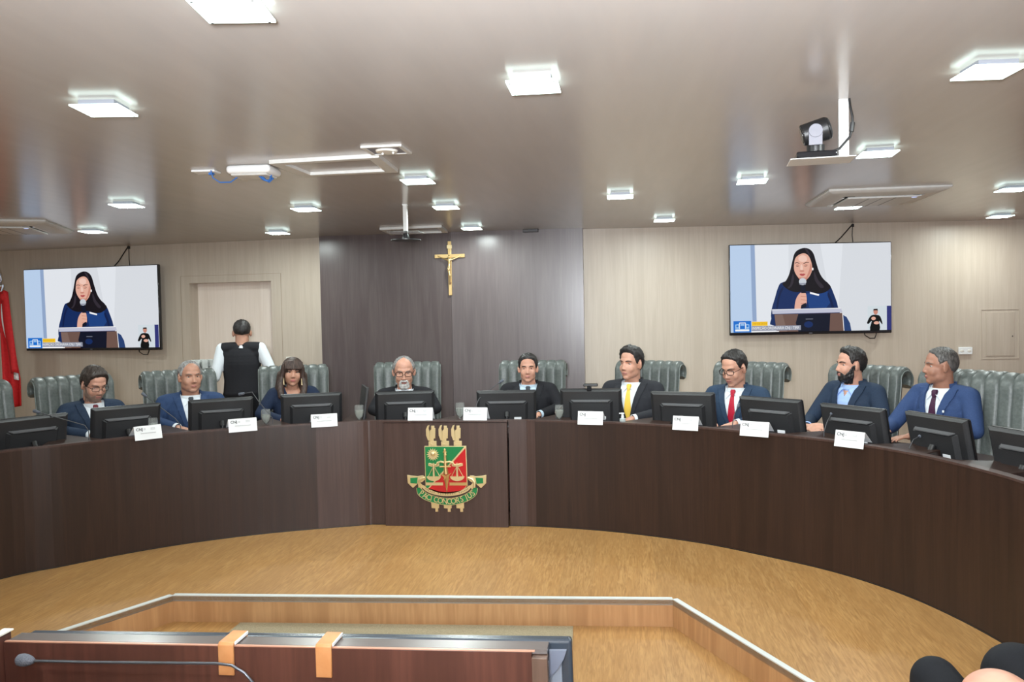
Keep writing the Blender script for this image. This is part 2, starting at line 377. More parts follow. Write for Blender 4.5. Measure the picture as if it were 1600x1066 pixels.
# ------------------------------------------------------------------ coat of arms
ex, ez = on_y(697, 735, 6.105).x, on_y(697, 735, 6.105).z
em = thing('coat_of_arms', 'gilded green and red enamel coat of arms on the bench centre panel', 'emblem', (ex, 6.108, ez))
em.rotation_euler = (0, radians(-.3), 0)
K = 6.24/1300
def e2(zx, zy, y=0): return ((zx/6.6625+620-697)*K, y, -(zy/6.6625+650-735)*K)
def plate(pts, y0, th, mt, name, parent=em, bevel=.0015):
    mb = MB(); mb.prism([e2(x, y, -y0) for x, y in pts], (0, -th, 0)); return mb.build(name, mt, parent, bevel=bevel)
def arc(cx, cy, rx, ry, a0, a1, n=24): return [(cx+rx*cos(radians(a0+(a1-a0)*i/n)), cy+ry*sin(radians(a0+(a1-a0)*i/n))) for i in range(n+1)]
sh = [(290, 310), (735, 310), (740, 745)] + arc(515, 700, 225, 115, 15, 165, 16) + [(290, 745)]
shield = plate(sh, 0, .012, M['golds'], 'shield', bevel=.003)
plate([(298, 318), (716, 318), (318, 752), (298, 748)], .012, .002, M['green'], 'green_field', shield, 0)
plate([(727, 332), (731, 742)] + arc(515, 700, 216, 108, 15, 150, 14) + [(322, 765)], .012, .002, M['red'], 'red_field', shield, 0)
plate([(298, 692), (480, 692), (480, 722), (298, 722)], .014, .003, M['golds'], 'band', shield, 0)
plate([(550, 692), (735, 692), (735, 722), (550, 722)], .014, .003, M['gold'], 'band', shield, 0)
sun = MB()
pts = [];
for i in range(32):
    r = 68 if i % 2 == 0 else 44; pts.append((381+r*cos(2*pi*i/32), 398+r*sin(2*pi*i/32)))
sun.prism([e2(x, y, -.013) for x, y in pts], (0, -.005, 0)); c = e2(384, 390, -.019); sun.ell(c, (26*K/6.66,)*3)
sun.build('sun', M['golds'], em)
sw = MB()
def Lz(x, y, d=.02): return e2(x, y, -d)
sw.cyl(Lz(510, 375), Lz(512, 470), .008, .012, 12); sw.ell(Lz(510, 352), (.010, .008, .012)); sw.ell(Lz(510, 372), (.017, .008, .007)); sw.ell(Lz(513, 398), (.012, .009, .012))
sw.cyl(Lz(512, 470), Lz(518, 600), .014, .019, 12); sw.tube([Lz(455, 522, .03), Lz(572, 522, .03)], .006, 8)
sw.prism([Lz(486, 600, .02), Lz(520, 620, .036), Lz(520, 800, .022)], (0, .008, 0)); sw.prism([Lz(553, 600, .02), Lz(520, 620, .036), Lz(520, 800, .022)], (0, .008, 0))
sw.prism([Lz(452, 592, .022), Lz(515, 615, .036), Lz(575, 590, .022), Lz(530, 640, .03), Lz(558, 665, .022), Lz(520, 640, .034), Lz(482, 668, .022), Lz(500, 640, .03)], (0, .006, 0))
sw.build('sword', M['gold'], em, smooth=40)
sc = MB()
for s_, cx in ((-1, 388), (1, 636)):
    sc.tube([Lz(512+s_*10, 478, .03), Lz(512+s_*45, 468, .03), Lz(512+s_*80, 480, .028), Lz(512+s_*95, 505, .025), Lz(cx, 505, .022), Lz(cx+s_*48, 495, .02)], .0075, 8)
    sc.prism([Lz(cx-s_*58, 490, .015), Lz(cx-s_*58, 520, .015), Lz(cx-s_*20, 525, .022), Lz(cx+s_*20, 525, .022), Lz(cx+s_*60, 515, .015), Lz(cx+s_*58, 488, .015), Lz(cx, 505, .024)], (0, .004, 0))
    sc.cyl(Lz(cx, 485, .024), Lz(cx, 628, .024), .006, .009, 10)
    for q in (-1, 1): sc.tube([Lz(cx+q*8, 530, .02), Lz(cx+q*62, 628, .02)], .0028, 6)
    mbp = [Lz(cx-75, 625, .014)] + [Lz(x, y, .014) for x, y in arc(cx, 625, 75, 48, 180, 0, 12)]
    sc.prism(mbp, (0, -.016, 0))
sc.build('scales', M['golds'], em, smooth=40)
# torches above and stems below
for dx in (0, 134, 268):
    t_ = MB()
    t_.prism([Lz(x+dx, y, 0) for x, y in ((312, 200), (312, 135), (330, 96), (350, 88), (340, 125), (350, 160), (352, 258), (330, 250))], (0, -.012, 0))
    t_.prism([Lz(x+dx, y, 0) for x, y in ((368, 98), (400, 98), (400, 122), (412, 125), (408, 232), (392, 232), (392, 262), (350, 262), (352, 150), (368, 135))], (0, -.008, 0))
    t_.prism([Lz(x+dx, y, 0) for x, y in ((335, 262), (420, 258), (420, 308), (335, 308))], (0, -.01, 0))
    for k in range(3): t_.cyl(Lz(352+dx+k*14, 290, .01), Lz(352+dx+k*14, 290, .0125), .004, n=8)
    t_.build('torch', M['golds'], em, bevel=.0015)
    t_ = MB(); o_ = dx*.99
    t_.prism([Lz(x+o_, y, 0) for x, y in ((345, 900), (430, 895), (430, 965), (418, 968), (418, 1003), (388, 1003), (388, 968), (348, 965))], (0, -.008, 0))
    for k in range(3): t_.box(Lz(362+o_+k*16, 955, .009), (.007, .003, .006))
    t_.build('torch_stem', M['golds'], em, bevel=.0015)
# ribbon
def rib_c(t): # t 0..1 along the lower band; centre line in zoom pixels
    a = pi*(1-t); return (518+312*cos(a)*(1+.0*sin(a)), 745+128*sin(a)**.9)
RC = [(216, 745), (226, 775), (245, 805), (290, 838), (345, 860), (405, 877), (455, 887), (515, 893), (570, 892), (645, 878), (690, 864), (735, 845), (785, 812), (812, 778), (824, 745)]
def ribbon(mb, w0, w1, y):
    P = catmull(RC, 4); up, lo = [], []
    for i, p in enumerate(P):
        t = (P[min(i+1, len(P)-1)]-P[max(i-1, 0)]).normalized(); n = Vector((-t.y, t.x)); k = 36*min(1, .55+i/14, .55+(len(P)-1-i)/14)
        lo.append(Lz(p.x+n.x*k, p.y+n.y*k, y)); up.append(Lz(p.x-n.x*k, p.y-n.y*k, y))
    return up, lo
def ribbon_old(mb, w0, w1, y):
    up, lo = [], []
    for i in range(41):
        t = i/40; x, yy = rib_c(t); up.append(Lz(x*1.0 + (518-x)*w0, yy-38+0*t, y)); lo.append(Lz(x+(518-x)*w1, yy+38, y))
    return up, lo
mb = MB(); up, lo = ribbon(mb, .0, -.01, .012); upb = [(p[0], p[1]+.01, p[2]) for p in up]; lob = [(p[0], p[1]+.01, p[2]) for p in lo]
mb.grid([upb, up, lo, lob], close_v=True); rib = mb.build('ribbon', M['green'], em)
for line in (up, lo):
    MB().tube([(p[0], p[1]-.001, p[2]) for p in line], .0022, 6).build('ribbon_edge', M['golds'], rib, smooth=60)
# inner silver ribbon above the green one
mb = MB(); iu = [Lz(x, y, .014) for x, y in [(232, 690), (262, 720)] + arc(516, 700, 245, 92, 165, 15, 20) + [(772, 720), (800, 690)]]
il = [Lz(x, y, .014) for x, y in [(215, 730), (250, 768)] + arc(516, 715, 268, 120, 165, 15, 20) + [(785, 768), (818, 730)]]
mb.grid([iu, il]); mb.build('inner_ribbon', M['golds'], rib, fix=False)
tm = MB()
for k in range(22):
    t = .16+.68*k/21
    if k in (6, 15): continue
    x = 516-252*cos(pi*t); y = 708+106*sin(pi*t); tm.box(Lz(x, y, .016), (.0035, .002, .008))
tm.build('inner_lettering', M['ink'], rib)
for s_ in (-1, 1):
    f_ = lambda x: 518+s_*(x-518)
    tail = [(745, 640), (770, 620), (830, 628), (900, 622), (940, 615), (935, 700), (880, 752), (845, 722), (828, 705), (780, 690), (745, 660)]
    plate([(f_(x), y) for x, y in tail], 0, .012, M['golds'], 'ribbon_tail', rib)
    plate([(f_(x), y) for x, y in ((825, 640), (905, 645), (905, 700), (835, 705))], .012, .0015, M['green'], 'tail_star_field', rib, 0)
    mb = MB(); mb.tube([Lz(f_(x), y, .014) for x, y in ((745, 640), (790, 655), (815, 690), (810, 745))], .010, 8); mb.build('ribbon_fold', M['golds'], rib, smooth=60)
txt = 'PACI CONCORS JUS'; tm = MB()
for ch, x, y, dg_ in (('P', 246, 806, 36), ('A', 284, 834, 27), ('C', 321, 849, 20), ('I', 350, 860, 16), ('C', 400, 875, 11), ('O', 446, 885, 7), ('N', 495, 891, 3), ('C', 540, 893, -1), ('O', 586, 889, -6), ('R', 632, 880, -11), ('S', 674, 867, -16), ('J', 724, 848, -22), ('U', 758, 829, -29), ('S', 794, 803, -38)):
    me = text_mesh(ch, .060, bold=.0003)
    p = Vector(Lz(x, y, .0150)); R_ = Matrix.Translation(p) @ RY(radians(dg_)).to_4x4() @ RX(pi/2).to_4x4() @ Matrix.Diagonal((.86, 1, 1, 1))
    tm.add_mesh(me, R_)
tm.build('lettering', M['golds'], rib, fix=False)

# ================================================================== televisions
def tv_image():
    defs = []  # (material key, polygon in zoom pixels)
    G = {}
    def g(name, rgb, s=1): G[name] = glow('screen_'+name, srgb(*rgb), s); return name
    g('wall', (222, 226, 232)); g('left', (190, 212, 240)); g('pillar', (148, 170, 205)); g('hair', (22, 18, 26)); g('skin', (232, 178, 158)); g('skin2', (205, 140, 122))
    g('navy', (18, 44, 96)); g('navy2', (28, 66, 130)); g('mic', (205, 212, 220)); g('dark', (14, 20, 40)); g('pod', (196, 198, 216)); g('glass', (112, 86, 78)); g('blue', (20, 112, 210))
    g('lblue', (150, 195, 240)); g('yellow', (250, 200, 40)); g('yink', (205, 150, 20)); g('grey', (150, 154, 170)); g('white', (250, 250, 252)); g('black', (12, 14, 16)); g('chair', (40, 66, 116)); g('pip', (214, 224, 230)); g('stripe', (50, 55, 120)); g('lip', (190, 90, 90)); g('brow', (60, 40, 40)); g('hairlt', (50, 44, 54)); g('skin3', (246, 206, 190)); g('navy3', (12, 30, 74)); g('wall2', (232, 236, 242)); g('glass2', (128, 104, 96)); g('lipd', (150, 60, 66))
    R = lambda x0, y0, x1, y1: [(x0, y0), (x1, y0), (x1, y1), (x0, y1)]
    El = lambda cx, cy, rx, ry, n=20: [(cx+rx*cos(2*pi*i/n), cy+ry*sin(2*pi*i/n)) for i in range(n)]
    D = [('wall', R(97, 78, 1524, 857)), ('wall2', R(318, 78, 620, 857)), ('wall2', [(900, 78), (1100, 78), (1060, 640), (980, 560)]), ('left', R(97, 78, 290, 857)), ('pillar', [(280, 78), (318, 78), (330, 760), (292, 760)]),
         ('chair', [(1080, 705), (1130, 735), (1160, 790), (1172, 857), (1080, 857)]),
         ('navy', [(570, 412), (525, 455), (492, 560), (465, 650), (460, 740), (500, 805), (1040, 805), (1056, 655), (1015, 520), (985, 455), (930, 405), (760, 380)]),
         ('navy2', [(770, 520), (960, 500), (990, 600), (950, 650), (800, 650)]),
         ('hair', [(655, 215), (672, 160), (705, 128), (760, 112), (810, 128), (842, 170), (862, 240), (890, 330), (925, 390), (985, 450), (985, 480), (930, 515), (860, 520), (800, 500), (740, 500), (680, 505), (610, 480), (560, 430), (590, 405), (620, 350), (640, 280)]),
         ('hairlt', [(762, 116), (780, 122), (800, 150), (812, 190), (800, 180), (780, 150), (768, 130)]), ('hairlt', [(640, 400), (655, 340), (665, 380), (650, 440), (620, 470), (610, 460), (630, 440)]), ('hairlt', [(850, 330), (880, 400), (930, 460), (900, 470), (860, 420), (845, 380), (842, 340)]), ('navy3', [(570, 470), (540, 540), (520, 640), (505, 650), (515, 570), (535, 500), (560, 460)]), ('navy3', [(975, 520), (1000, 580), (1020, 650), (1000, 652), (985, 600), (965, 550), (962, 520)]),
         ('skin', [(668, 250), (680, 200), (720, 168), (765, 162), (800, 190), (822, 250), (826, 310), (800, 370), (765, 398), (715, 385), (682, 345), (666, 300)]),
         ('skin2', [(700, 375), (790, 375), (775, 400), (720, 396)]), ('white', El(832, 302, 7, 13, 8)),
         ('skin3', [(720, 185), (745, 178), (775, 190), (780, 225), (745, 238), (712, 225), (705, 200)]), ('skin3', [(725, 262), (738, 262), (746, 300), (735, 312), (722, 304), (722, 280), (724, 270)]), ('skin2', [(812, 250), (822, 280), (818, 320), (795, 365), (765, 392), (780, 360), (800, 310), (808, 270)]), ('brow', [(674, 244), (692, 238), (716, 247), (714, 251), (692, 244), (675, 249)]), ('brow', [(748, 250), (772, 239), (798, 240), (798, 245), (774, 245), (750, 255)]),
         ('brow', [(682, 268), (698, 275), (714, 272), (700, 279), (686, 275)]), ('brow', [(750, 272), (768, 275), (788, 266), (780, 275), (764, 279)]), ('skin2', [(680, 262), (698, 258), (714, 266), (698, 270)]), ('skin2', [(750, 266), (770, 258), (788, 261), (770, 270)]), ('skin2', El(735, 318, 22, 8, 10)), ('lip', [(712, 346), (728, 340), (738, 343), (750, 340), (768, 346), (752, 360), (738, 363), (724, 359)]), ('lipd', [(714, 347), (738, 350), (766, 347), (738, 353)]),
         ('white', [(806, 505), (888, 528), (884, 542), (806, 522)]),
         ('skin', [(668, 640), (680, 570), (715, 515), (765, 508), (776, 600), (745, 640), (700, 662), (672, 668)]),
         ('skin2', [(722, 540), (772, 545), (772, 550), (722, 546)]), ('skin2', [(724, 570), (775, 576), (775, 581), (724, 576)]), ('skin2', [(722, 604), (774, 606), (774, 611), (722, 610)]),
         ('dark', [(720, 440), (760, 440), (772, 515), (728, 515)]), ('dark', [(728, 620), (770, 600), (772, 640), (722, 652)]), ('mic', El(741, 412, 33, 32)), ('grey', R(714, 425, 768, 440)),
         ('pod', [(466, 655), (1078, 652), (1092, 692), (470, 696)]), ('white', [(466, 655), (1078, 652), (1079, 658), (466, 661)]), ('glass', [(486, 700), (1092, 698), (1105, 857), (505, 857)]), ('glass2', [(490, 702), (560, 702), (600, 857), (507, 857)]), ('white', [(1090, 700), (1096, 700), (1108, 857), (1102, 857)]),
         ('dark', [(700, 700), (985, 700), (975, 857), (700, 857), (676, 780)]), ('navy', El(790, 795, 40, 28, 8)), ('grey', R(765, 745, 830, 749)),
         ('blue', R(121, 754, 279, 856)), ('yellow', R(285, 762, 426, 799)), ('grey', R(283, 801, 722, 844)), ('white', R(279, 848, 527, 857)),
         ('lblue', R(136, 825, 262, 848)), ('white', R(136, 830, 262, 844)), ('lblue', [(136, 785), (172, 778), (172, 822), (136, 822)]), ('lblue', [(230, 778), (262, 785), (262, 822), (230, 822)]), ('white', R(172, 768, 230, 774)), ('white', R(172, 768, 178, 824)), ('white', R(224, 768, 230, 824)), ('lblue', R(184, 778, 218, 796)), ('blue', El(155, 800, 10, 10, 8)), ('blue', El(246, 800, 10, 10, 8)),
         ('pip', R(1315, 642, 1524, 857)), ('stripe', R(1484, 642, 1524, 857)),
         ('black', [(1365, 720), (1335, 735), (1308, 790), (1325, 798), (1350, 775), (1335, 857), (1420, 857), (1415, 775), (1440, 805), (1444, 790), (1425, 735), (1400, 722)]),
         ('skin2', El(1385, 692, 20, 26, 12)), ('black', [(1364, 690), (1366, 668), (1402, 666), (1405, 690), (1398, 680), (1370, 680)]), ('skin', El(1366, 752, 20, 15, 8)), ('skin', El(1392, 792, 24, 14, 8))]
    return G, D
ORG = {'hair', 'skin', 'navy', 'navy2', 'skin2', 'skin3', 'chair', 'hairlt', 'navy3', 'black'}
TVG, TVD = tv_image(); TVK = list(TVG)
def television(p0, p1, z0, z1, label):
    a, b = Vector(p0), Vector(p1); w_ = (b-a).length; h_ = z1-z0; c = (a+b)/2; ang = atan2(b.y-a.y, b.x-a.x)
    n = Vector((sin(ang), -cos(ang)))
    t = thing('television', label, 'television', (c.x+n.x*.09, c.y+n.y*.09, z0), ang, 'wall televisions')
    mb = MB(); mb.box((0, .02, h_/2), (w_, .04, h_)); mb.build('housing', M['blackgloss'], t, bevel=.006)
    mb = MB(); mb.box((0, .065, h_*.5), (w_*.45, .05, h_*.5)); mb.box((0, .0, 0), (.001, .001, .001)); 
    mb = MB(); mb.box((0, .06, h_*.5), (w_*.45, .045, h_*.5)); mb.build('mount', M['black2'], t)
    scr = MB(); kx = lambda x: ((x-97)/1427-.5)*(w_-.014); kz = lambda y: h_-.008-(y-78)/779*(h_-.036)
    for i, (mk, poly) in enumerate(TVD):
        if mk in ORG and len(poly) > 6 and poly is not None:
            P = [Vector(q) for q in poly]; n_ = len(P); poly = []
            for a in range(n_):
                p0, p1, p2, p3 = P[a-1], P[a], P[(a+1) % n_], P[(a+2) % n_]
                for t_ in (0, .33, .66): poly.append(.5*((2*p1)+(p2-p0)*t_+(2*p0-5*p1+4*p2-p3)*t_*t_+(3*p1-p0-3*p2+p3)*t_**3))
        scr.mi = TVK.index(mk); scr.face([(kx(x), -.0005-.00012*i, kz(y)) for x, y in poly])
    def put(s_, x, y, hgt, mk, wide, al='LEFT'):
        me = text_mesh(s_, 1, al); xs = [v.co.x for v in me.vertices]; sx = wide/(max(xs)-min(xs)); scr.mi = TVK.index(mk); x0 = min(xs)
        scr.add_mesh(me, fn=lambda v: (kx(x+(v[0]-x0)*sx), -.0125, kz(y)+v[1]*hgt*(h_-.036)/779))
    put('14/10/2024', 296, 781, 26, 'yink', 120); put('INSPEÇÃO ORDINÁRIA CNJ / TJRR', 288, 822, 34, 'white', 418)
    o = scr.build('screen', [TVG[k] for k in TVK], t, fix=False)
    MB().box((-.0, -.002, .012), (.03, .002, .006)).build('maker_mark', M['midgrey'], t)
    # loose cables above and below
    top = CEIL - z0 - .01
    MB().tube([(w_*.13, .05, h_-.05), (w_*.2, .045, h_+.05), (w_*.275, .045, top)], .006, 6).build('cable', M['black'], t, smooth=60)
    MB().tube([(w_*.275, .05, top), (w_*.272, .055, h_+.07), (w_*.28, .05, h_-.05)], .004, 6).build('cable', M['black'], t, smooth=60)
    MB().tube([(w_*.33, .03, .05), (w_*.34, .02, -.02), (w_*.37, .02, -.05), (w_*.40, .02, -.05), (w_*.41, .02, -.01), (w_*.41, .03, .04)], .005, 6).build('cable', M['black'], t, smooth=60)
    MB().box((w_*.275, .05, top-.015), (.02, .02, .03)).build('cable_clip', M['black'], t)
    return t
a_, b_ = on_wall(1136.5, 450, RWA, RWB), on_wall(1387, 450, RWA, RWB)
television((a_.x, a_.y), (b_.x, b_.y), 1.345, 2.22, 'large wall television right of the crucifix showing a speaking woman')
a_, b_ = on_wall(47, 480, LWA, LWB), on_wall(262, 480, LWA, LWB)
television((a_.x, a_.y+.02), (b_.x, b_.y-.06), 1.285, 2.19, 'large wall television on the left wall beside the red flag')

# ------------------------------------------------------------------ crucifix
cx = thing('crucifix', 'gilded crucifix hanging on the dark panelled wall', 'crucifix', (-1.66, 8.055, 1.79))
mb = MB(); mb.box((0, -.008, .265), (.034, .016, .53)); mb.box((0, -.0085, .385), (.30, .017, .036)); mb.build('cross', M['gold'], cx, bevel=.002)
MB().box((0, -.019, .475), (.05, .006, .035)).build('title_plate', M['golds'], cx, bevel=.001)
mb = MB(); hy = -.045
mb.ell((0, hy, .375), (.013, .014, .017)); mb.cap((0, hy, .345), .016, (.002, hy+.004, .30), .014); mb.cap((.0, hy, .29), .014, (-.004, hy, .25), .017); mb.cap((-.006, hy, .245), .014, (.006, hy-.006, .19), .010); mb.cap((.006, hy-.006, .19), .010, (.0, hy+.012, .11), .007)
for s_ in (-1, 1):
    mb.cap((s_*.016, hy, .345), .008, (s_*.06, hy+.01, .36), .006); mb.cap((s_*.06, hy+.01, .36), .006, (s_*.115, hy+.022, .385), .005)
fig = mb.build('figure', M['gold'], cx, smooth=180)
rm = fig.modifiers.new('r', 'REMESH'); rm.mode = 'VOXEL'; rm.voxel_size = .004; rm.use_smooth_shade = True
MB().cyl((0, -.016, .12), (0, -.02, .12), .012, n=12).build('boss', mat('bronze_dark', (.16, .06, .03), .5, .5), cx)

# ------------------------------------------------------------------ flag
fp = at(3, 600, 9.3); fx, fy = fp.x+.0, fp.y-.55
fp = on_y(2, 500, 8.1); fx, fy = fp.x, 8.1
fl = thing('flag', 'red and white flag hanging on a pole in the left corner', 'flag', (fx, fy, 0))
zf = lambda py: on_y(3, py, 8.1).z
MB().cyl((0, 0, .05), (0, 0, zf(452)), .014, n=12).build('pole', M['cream'], fl, smooth=60)
MB().lathe([(.16, 0), (.16, .02), (.05, .05), (.02, .08)], n=24).build('base', M['dkgrey'], fl, smooth=60)
mb = MB(); zt = zf(452); mb.lathe([(.016, zt-.02), (.02, zt), (.032, zt+.02), (.035, zt+.04), (.02, zt+.065), (.008, zt+.075), (.018, zt+.10), (.012, zt+.16), (.002, zt+.22)], n=16)
mb.build('finial', M['chrome'], fl, smooth=60)
k_ = 8.9/1300
def cloth(mb, zts, zbs, n=26, m_=30, ph=0, x0=0., xw=.2, dy=0):
    rows = []
    for i in range(m_+1):
        t = i/m_; r = []
        for j in range(n+1):
            u = j/n; wd = xw(t) if callable(xw) else xw
            z = zts - (zts-zbs(u))*t if callable(zbs) else zts-(zts-zbs)*t
            r.append((x0+u*wd, dy+.035*sin(u*pi*5+ph+t*1.3)*(.3+.7*t), z))
        rows.append(r)
    mb.grid(rows)
mb = MB(); cloth(mb, zf(456), lambda u: zf(640)+.05*u, xw=lambda t: .07+.18*min(1, t*1.3), x0=.01, dy=-.05, ph=.5)
fc = mb.build('cloth', M['flagred'], fl, smooth=180); sm = fc.modifiers.new('s', 'SOLIDIFY'); sm.thickness = .004
mb = MB(); rows = []
for i in range(25):
    t = i/24; x = .095+.13*t; z = zf(475)-(zf(475)-zf(592))*t; rows.append([(x-.016-.02*t, -.095-.03*sin(t*6), z), (x+.016, -.09-.03*sin(t*6), z-.01)])
mb.grid(rows); o = mb.build('white_stripe', M['flagwhite'], fl, smooth=180); s_ = o.modifiers.new('s', 'SOLIDIFY'); s_.thickness = .006
mb = MB(); rows = []
for i in range(21):
    t = i/20; z = zf(457)-(zf(457)-zf(583))*t; rows.append([(.10+.06*t, -.10-.02*sin(t*5), z), (.15+.08*t, -.13+.02*sin(t*4), z+.02), (.17+.085*t, -.10, z)])
mb.grid(rows); o = mb.build('cloth_fold', M['flagred'], fl, smooth=180); s_ = o.modifiers.new('s', 'SOLIDIFY'); s_.thickness = .006
mb = MB(); rows = []
for i in range(9):
    t = i/8; rows.append([(-.02, -.05-.0*t, zf(455+t*50)), (.03, -.09, zf(460+t*50)), (.055, -.06, zf(452+t*50))])
mb = MB()
for k in range(5): mb.tube([(.03*cos(a), -.005+.03*sin(a), zf(464+k*11)+.012*cos(a)) for a in [i*2*pi/12 for i in range(13)]], .008, 6)
mb.build('cord', M['flagwhite'], fl, smooth=60); MB().cyl((0, 0, zf(520)), (0, 0, zf(458)), .026, n=14).build('sleeve', M['flagred'], fl, smooth=60)
MB().ell((.12, -.1, zf(465)), (.035, .03, .045)).build('tie_knot', M['flagred'], fl, smooth=180)
# ================================================================== ceiling fittings
def lamp_thing(x, y, rz, label, group='square glass ceiling lights'):
    t = thing('ceiling_light', label, 'ceiling light', (x, y, CEIL), rz, group)
    o = bpy.data.objects.new('frame', LM['frame']); link(o, t); o = bpy.data.objects.new('glass_plate', LM['glass']); link(o, t)
    o = bpy.data.objects.new('lamp_disc', LM['disc']); link(o, t); o = bpy.data.objects.new('screws', LM['screws']); link(o, t)
    l = area_light('lamp_glow', (x, y, CEIL-.034), .15, LAMP_W, (.90, 1, .97)); l.parent = t; l.location = (0, 0, -.034); l.rotation_euler = (0, 0, 0)
    return t
LM = {}
LM['frame'] = frame_mb(.13, .13, .010, .020).mesh('lf', M['midgrey']); LM['frame'].transform(Matrix.Translation((0, 0, -.009)) @ RX(pi/2).to_4x4())
mb = MB(); mb.box((0, 0, -.024), (.176, .176, .006)); LM['glass'] = mb.mesh('lg', M['lampglass'])
LM['disc'] = MB().cyl((0, 0, -.0275), (0, 0, -.0295), .066, n=32).mesh('ld', M['lamp'])
mb = MB()
for sx in (-1, 1):
    for sy in (-1, 1): mb.cyl((sx*.075, sy*.075, -.027), (sx*.075, sy*.075, -.031), .004, n=8)
LM['screws'] = mb.mesh('ls', M['chrome'])
LIGHTS = [(362, 13, 8, 'square glass ceiling light at the top edge, nearest the camera'), (163, 171, 9, 'square glass ceiling light high at the left, nearest the left edge'), (834, 134, 0, 'large square ceiling light in the middle, alone above the dark wall'), (1545, 111, 4, 'large square ceiling light at the upper right corner'),
 (653, 283, 2, 'square ceiling light beside the inspection hatch and smoke detector plate'), (198, 321, 10, 'square ceiling light above the left television'), (478, 327, 3, 'square ceiling light between the white router and the dark wall'), (697, 324, 3, 'square ceiling light above the crucifix, nearer of the two'),
 (969, 307, 0, 'square ceiling light over the man with the yellow tie'), (1175, 283, -4, 'square ceiling light left of the ceiling camera, over the right television'), (1371, 240, -4, 'square ceiling light touching the shelf of the ceiling camera'), (434, 364, 4, 'far square ceiling light above the doorway'),
 (737, 357, 3, 'far square ceiling light next to the dark wall right of the crucifix'), (1038, 344, 0, 'far square ceiling light close to the right wall before the television'), (145, 362, 8, 'square ceiling light at the corner of the left air conditioner'), (1325, 324, -3, 'square ceiling light just behind the right air conditioner'),
 (1582, 296, -3, 'square ceiling light cut by the right edge, upper of two'), (1563, 338, -3, 'far square ceiling light in the right corner, lower of two')]
for px, py, rz, lb in LIGHTS:
    p = on_z(px, py, CEIL-.02); lamp_thing(p.x, p.y, radians(rz), lb)
for x in (-5.5, -3.0, -.6, 1.8):     # rows over the audience, behind the camera
    for y in (.2, -2.4, -4.8):
        lamp_thing(x, y, 0, 'square glass ceiling light over the audience seats')

for x, y, lb in ((-5.6, 4.2, 'added unseen ceiling light left of the view, nearer one'), (-6.7, 6.3, 'added unseen ceiling light left of the view, near the flag wall'), (-4.3, 1.9, 'added unseen ceiling light left of the camera'), (3.1, 3.0, 'added unseen ceiling light right of the view')):  # unseen lamps added at the sides, mainly to brighten the left wall
    lamp_thing(x, y, 0, lb)
# inspection hatch: white frame round a ceiling-coloured lid
def hatch(name, q, label, wd=.03, dp=.02):
    pts = [on_z(x, y, CEIL) for x, y in q]; c = sum(pts, Vector())/4
    t = thing(name, label, 'ceiling hatch', (c.x, c.y, CEIL), 0, 'ceiling hatches')
    loc = [p-c for p in pts]; fr = MB()
    for i in range(4):
        a, b = loc[i], loc[(i+1) % 4]; ai, bi = a*(1-wd/a.length*1.3), b*(1-wd/b.length*1.3)
        fr.prism([(p.x, p.y, 0) for p in (a, b, bi, ai)], (0, 0, -dp))
    fr.build('frame', M['offwhite'], t)
    MB().prism([(p.x*.8, p.y*.8, 0) for p in loc], (0, 0, -.004)).build('lid', M['ceiling'], t)
hatch('ceiling_hatch', [(420, 250), (592, 240), (622, 264), (474, 271)], 'white framed ceiling hatch beside the white router', .06)
hatch('ceiling_hatch', [(593, 356), (690, 352), (700, 361), (610, 364)], 'white framed ceiling hatch above the dark wall behind the hanging mount', .05)
p = on_z(604, 233, CEIL); t = thing('detector_plate', 'grey square ceiling plate with a round detector over the hatch', 'smoke detector', (p.x, p.y, CEIL))
frame_mb(.2, .2, .02, .02).build('frame', M['offwhite'], t).data.transform(RX(pi/2).to_4x4())
MB().box((0, 0, -.004), (.17, .17, .006)).build('plate', M['midgrey'], t); MB().cyl((0, 0, -.006), (0, 0, -.016), .055, .05, 24).build('detector', M['cream'], t, smooth=40)
MB().ell((-.02, 0, -.022), (.006,)*3).ell((.035, -.01, -.022), (.006,)*3).build('indicator', M['white'], t)
# wireless router
p = on_z(398, 262, CEIL); t = thing('wireless_router', 'white ceiling router with rounded corners and blue cables', 'router', (p.x, p.y-.01, CEIL), radians(3))
MB().box((0, 0, -.022), (.24, .19, .044)).build('housing', M['white'], t, bevel=.02, seg=4)
MB().box((0, 0, -.048), (.2, .15, .012)).build('front_cover', M['offwhite'], t, bevel=.006)
MB().tube([(.04, -.03, -.05), (.05, .0, -.066), (.07, .01, -.074), (.09, .0, -.066), (.1, -.02, -.05)], .006, 8).build('cable', M['cable_blue'], t, smooth=60)
MB().tube([(.05, -.03, -.05), (.06, .01, -.07), (.075, .02, -.078), (.1, .01, -.06)], .005, 8).build('cable', M['cable_blue'], t, smooth=60)
MB().tube([(-.08, -.02, -.05), (-.13, .0, -.075), (-.19, .0, -.075), (-.225, -.01, -.05), (-.23, -.02, -.012)], .0035, 8).build('cable', M['cable_blue'], t, smooth=60)
p = on_z(322, 267, CEIL); t2 = thing('network_outlet', 'small white outlet plate on the ceiling left of the router', 'outlet', (p.x, p.y, CEIL), radians(4))
MB().box((0, 0, -.006), (.13, .09, .012)).build('plate', M['white'], t2, bevel=.003); MB().box((.03, 0, -.016), (.025, .02, .014)).build('plug', M['cable_blue'], t2)
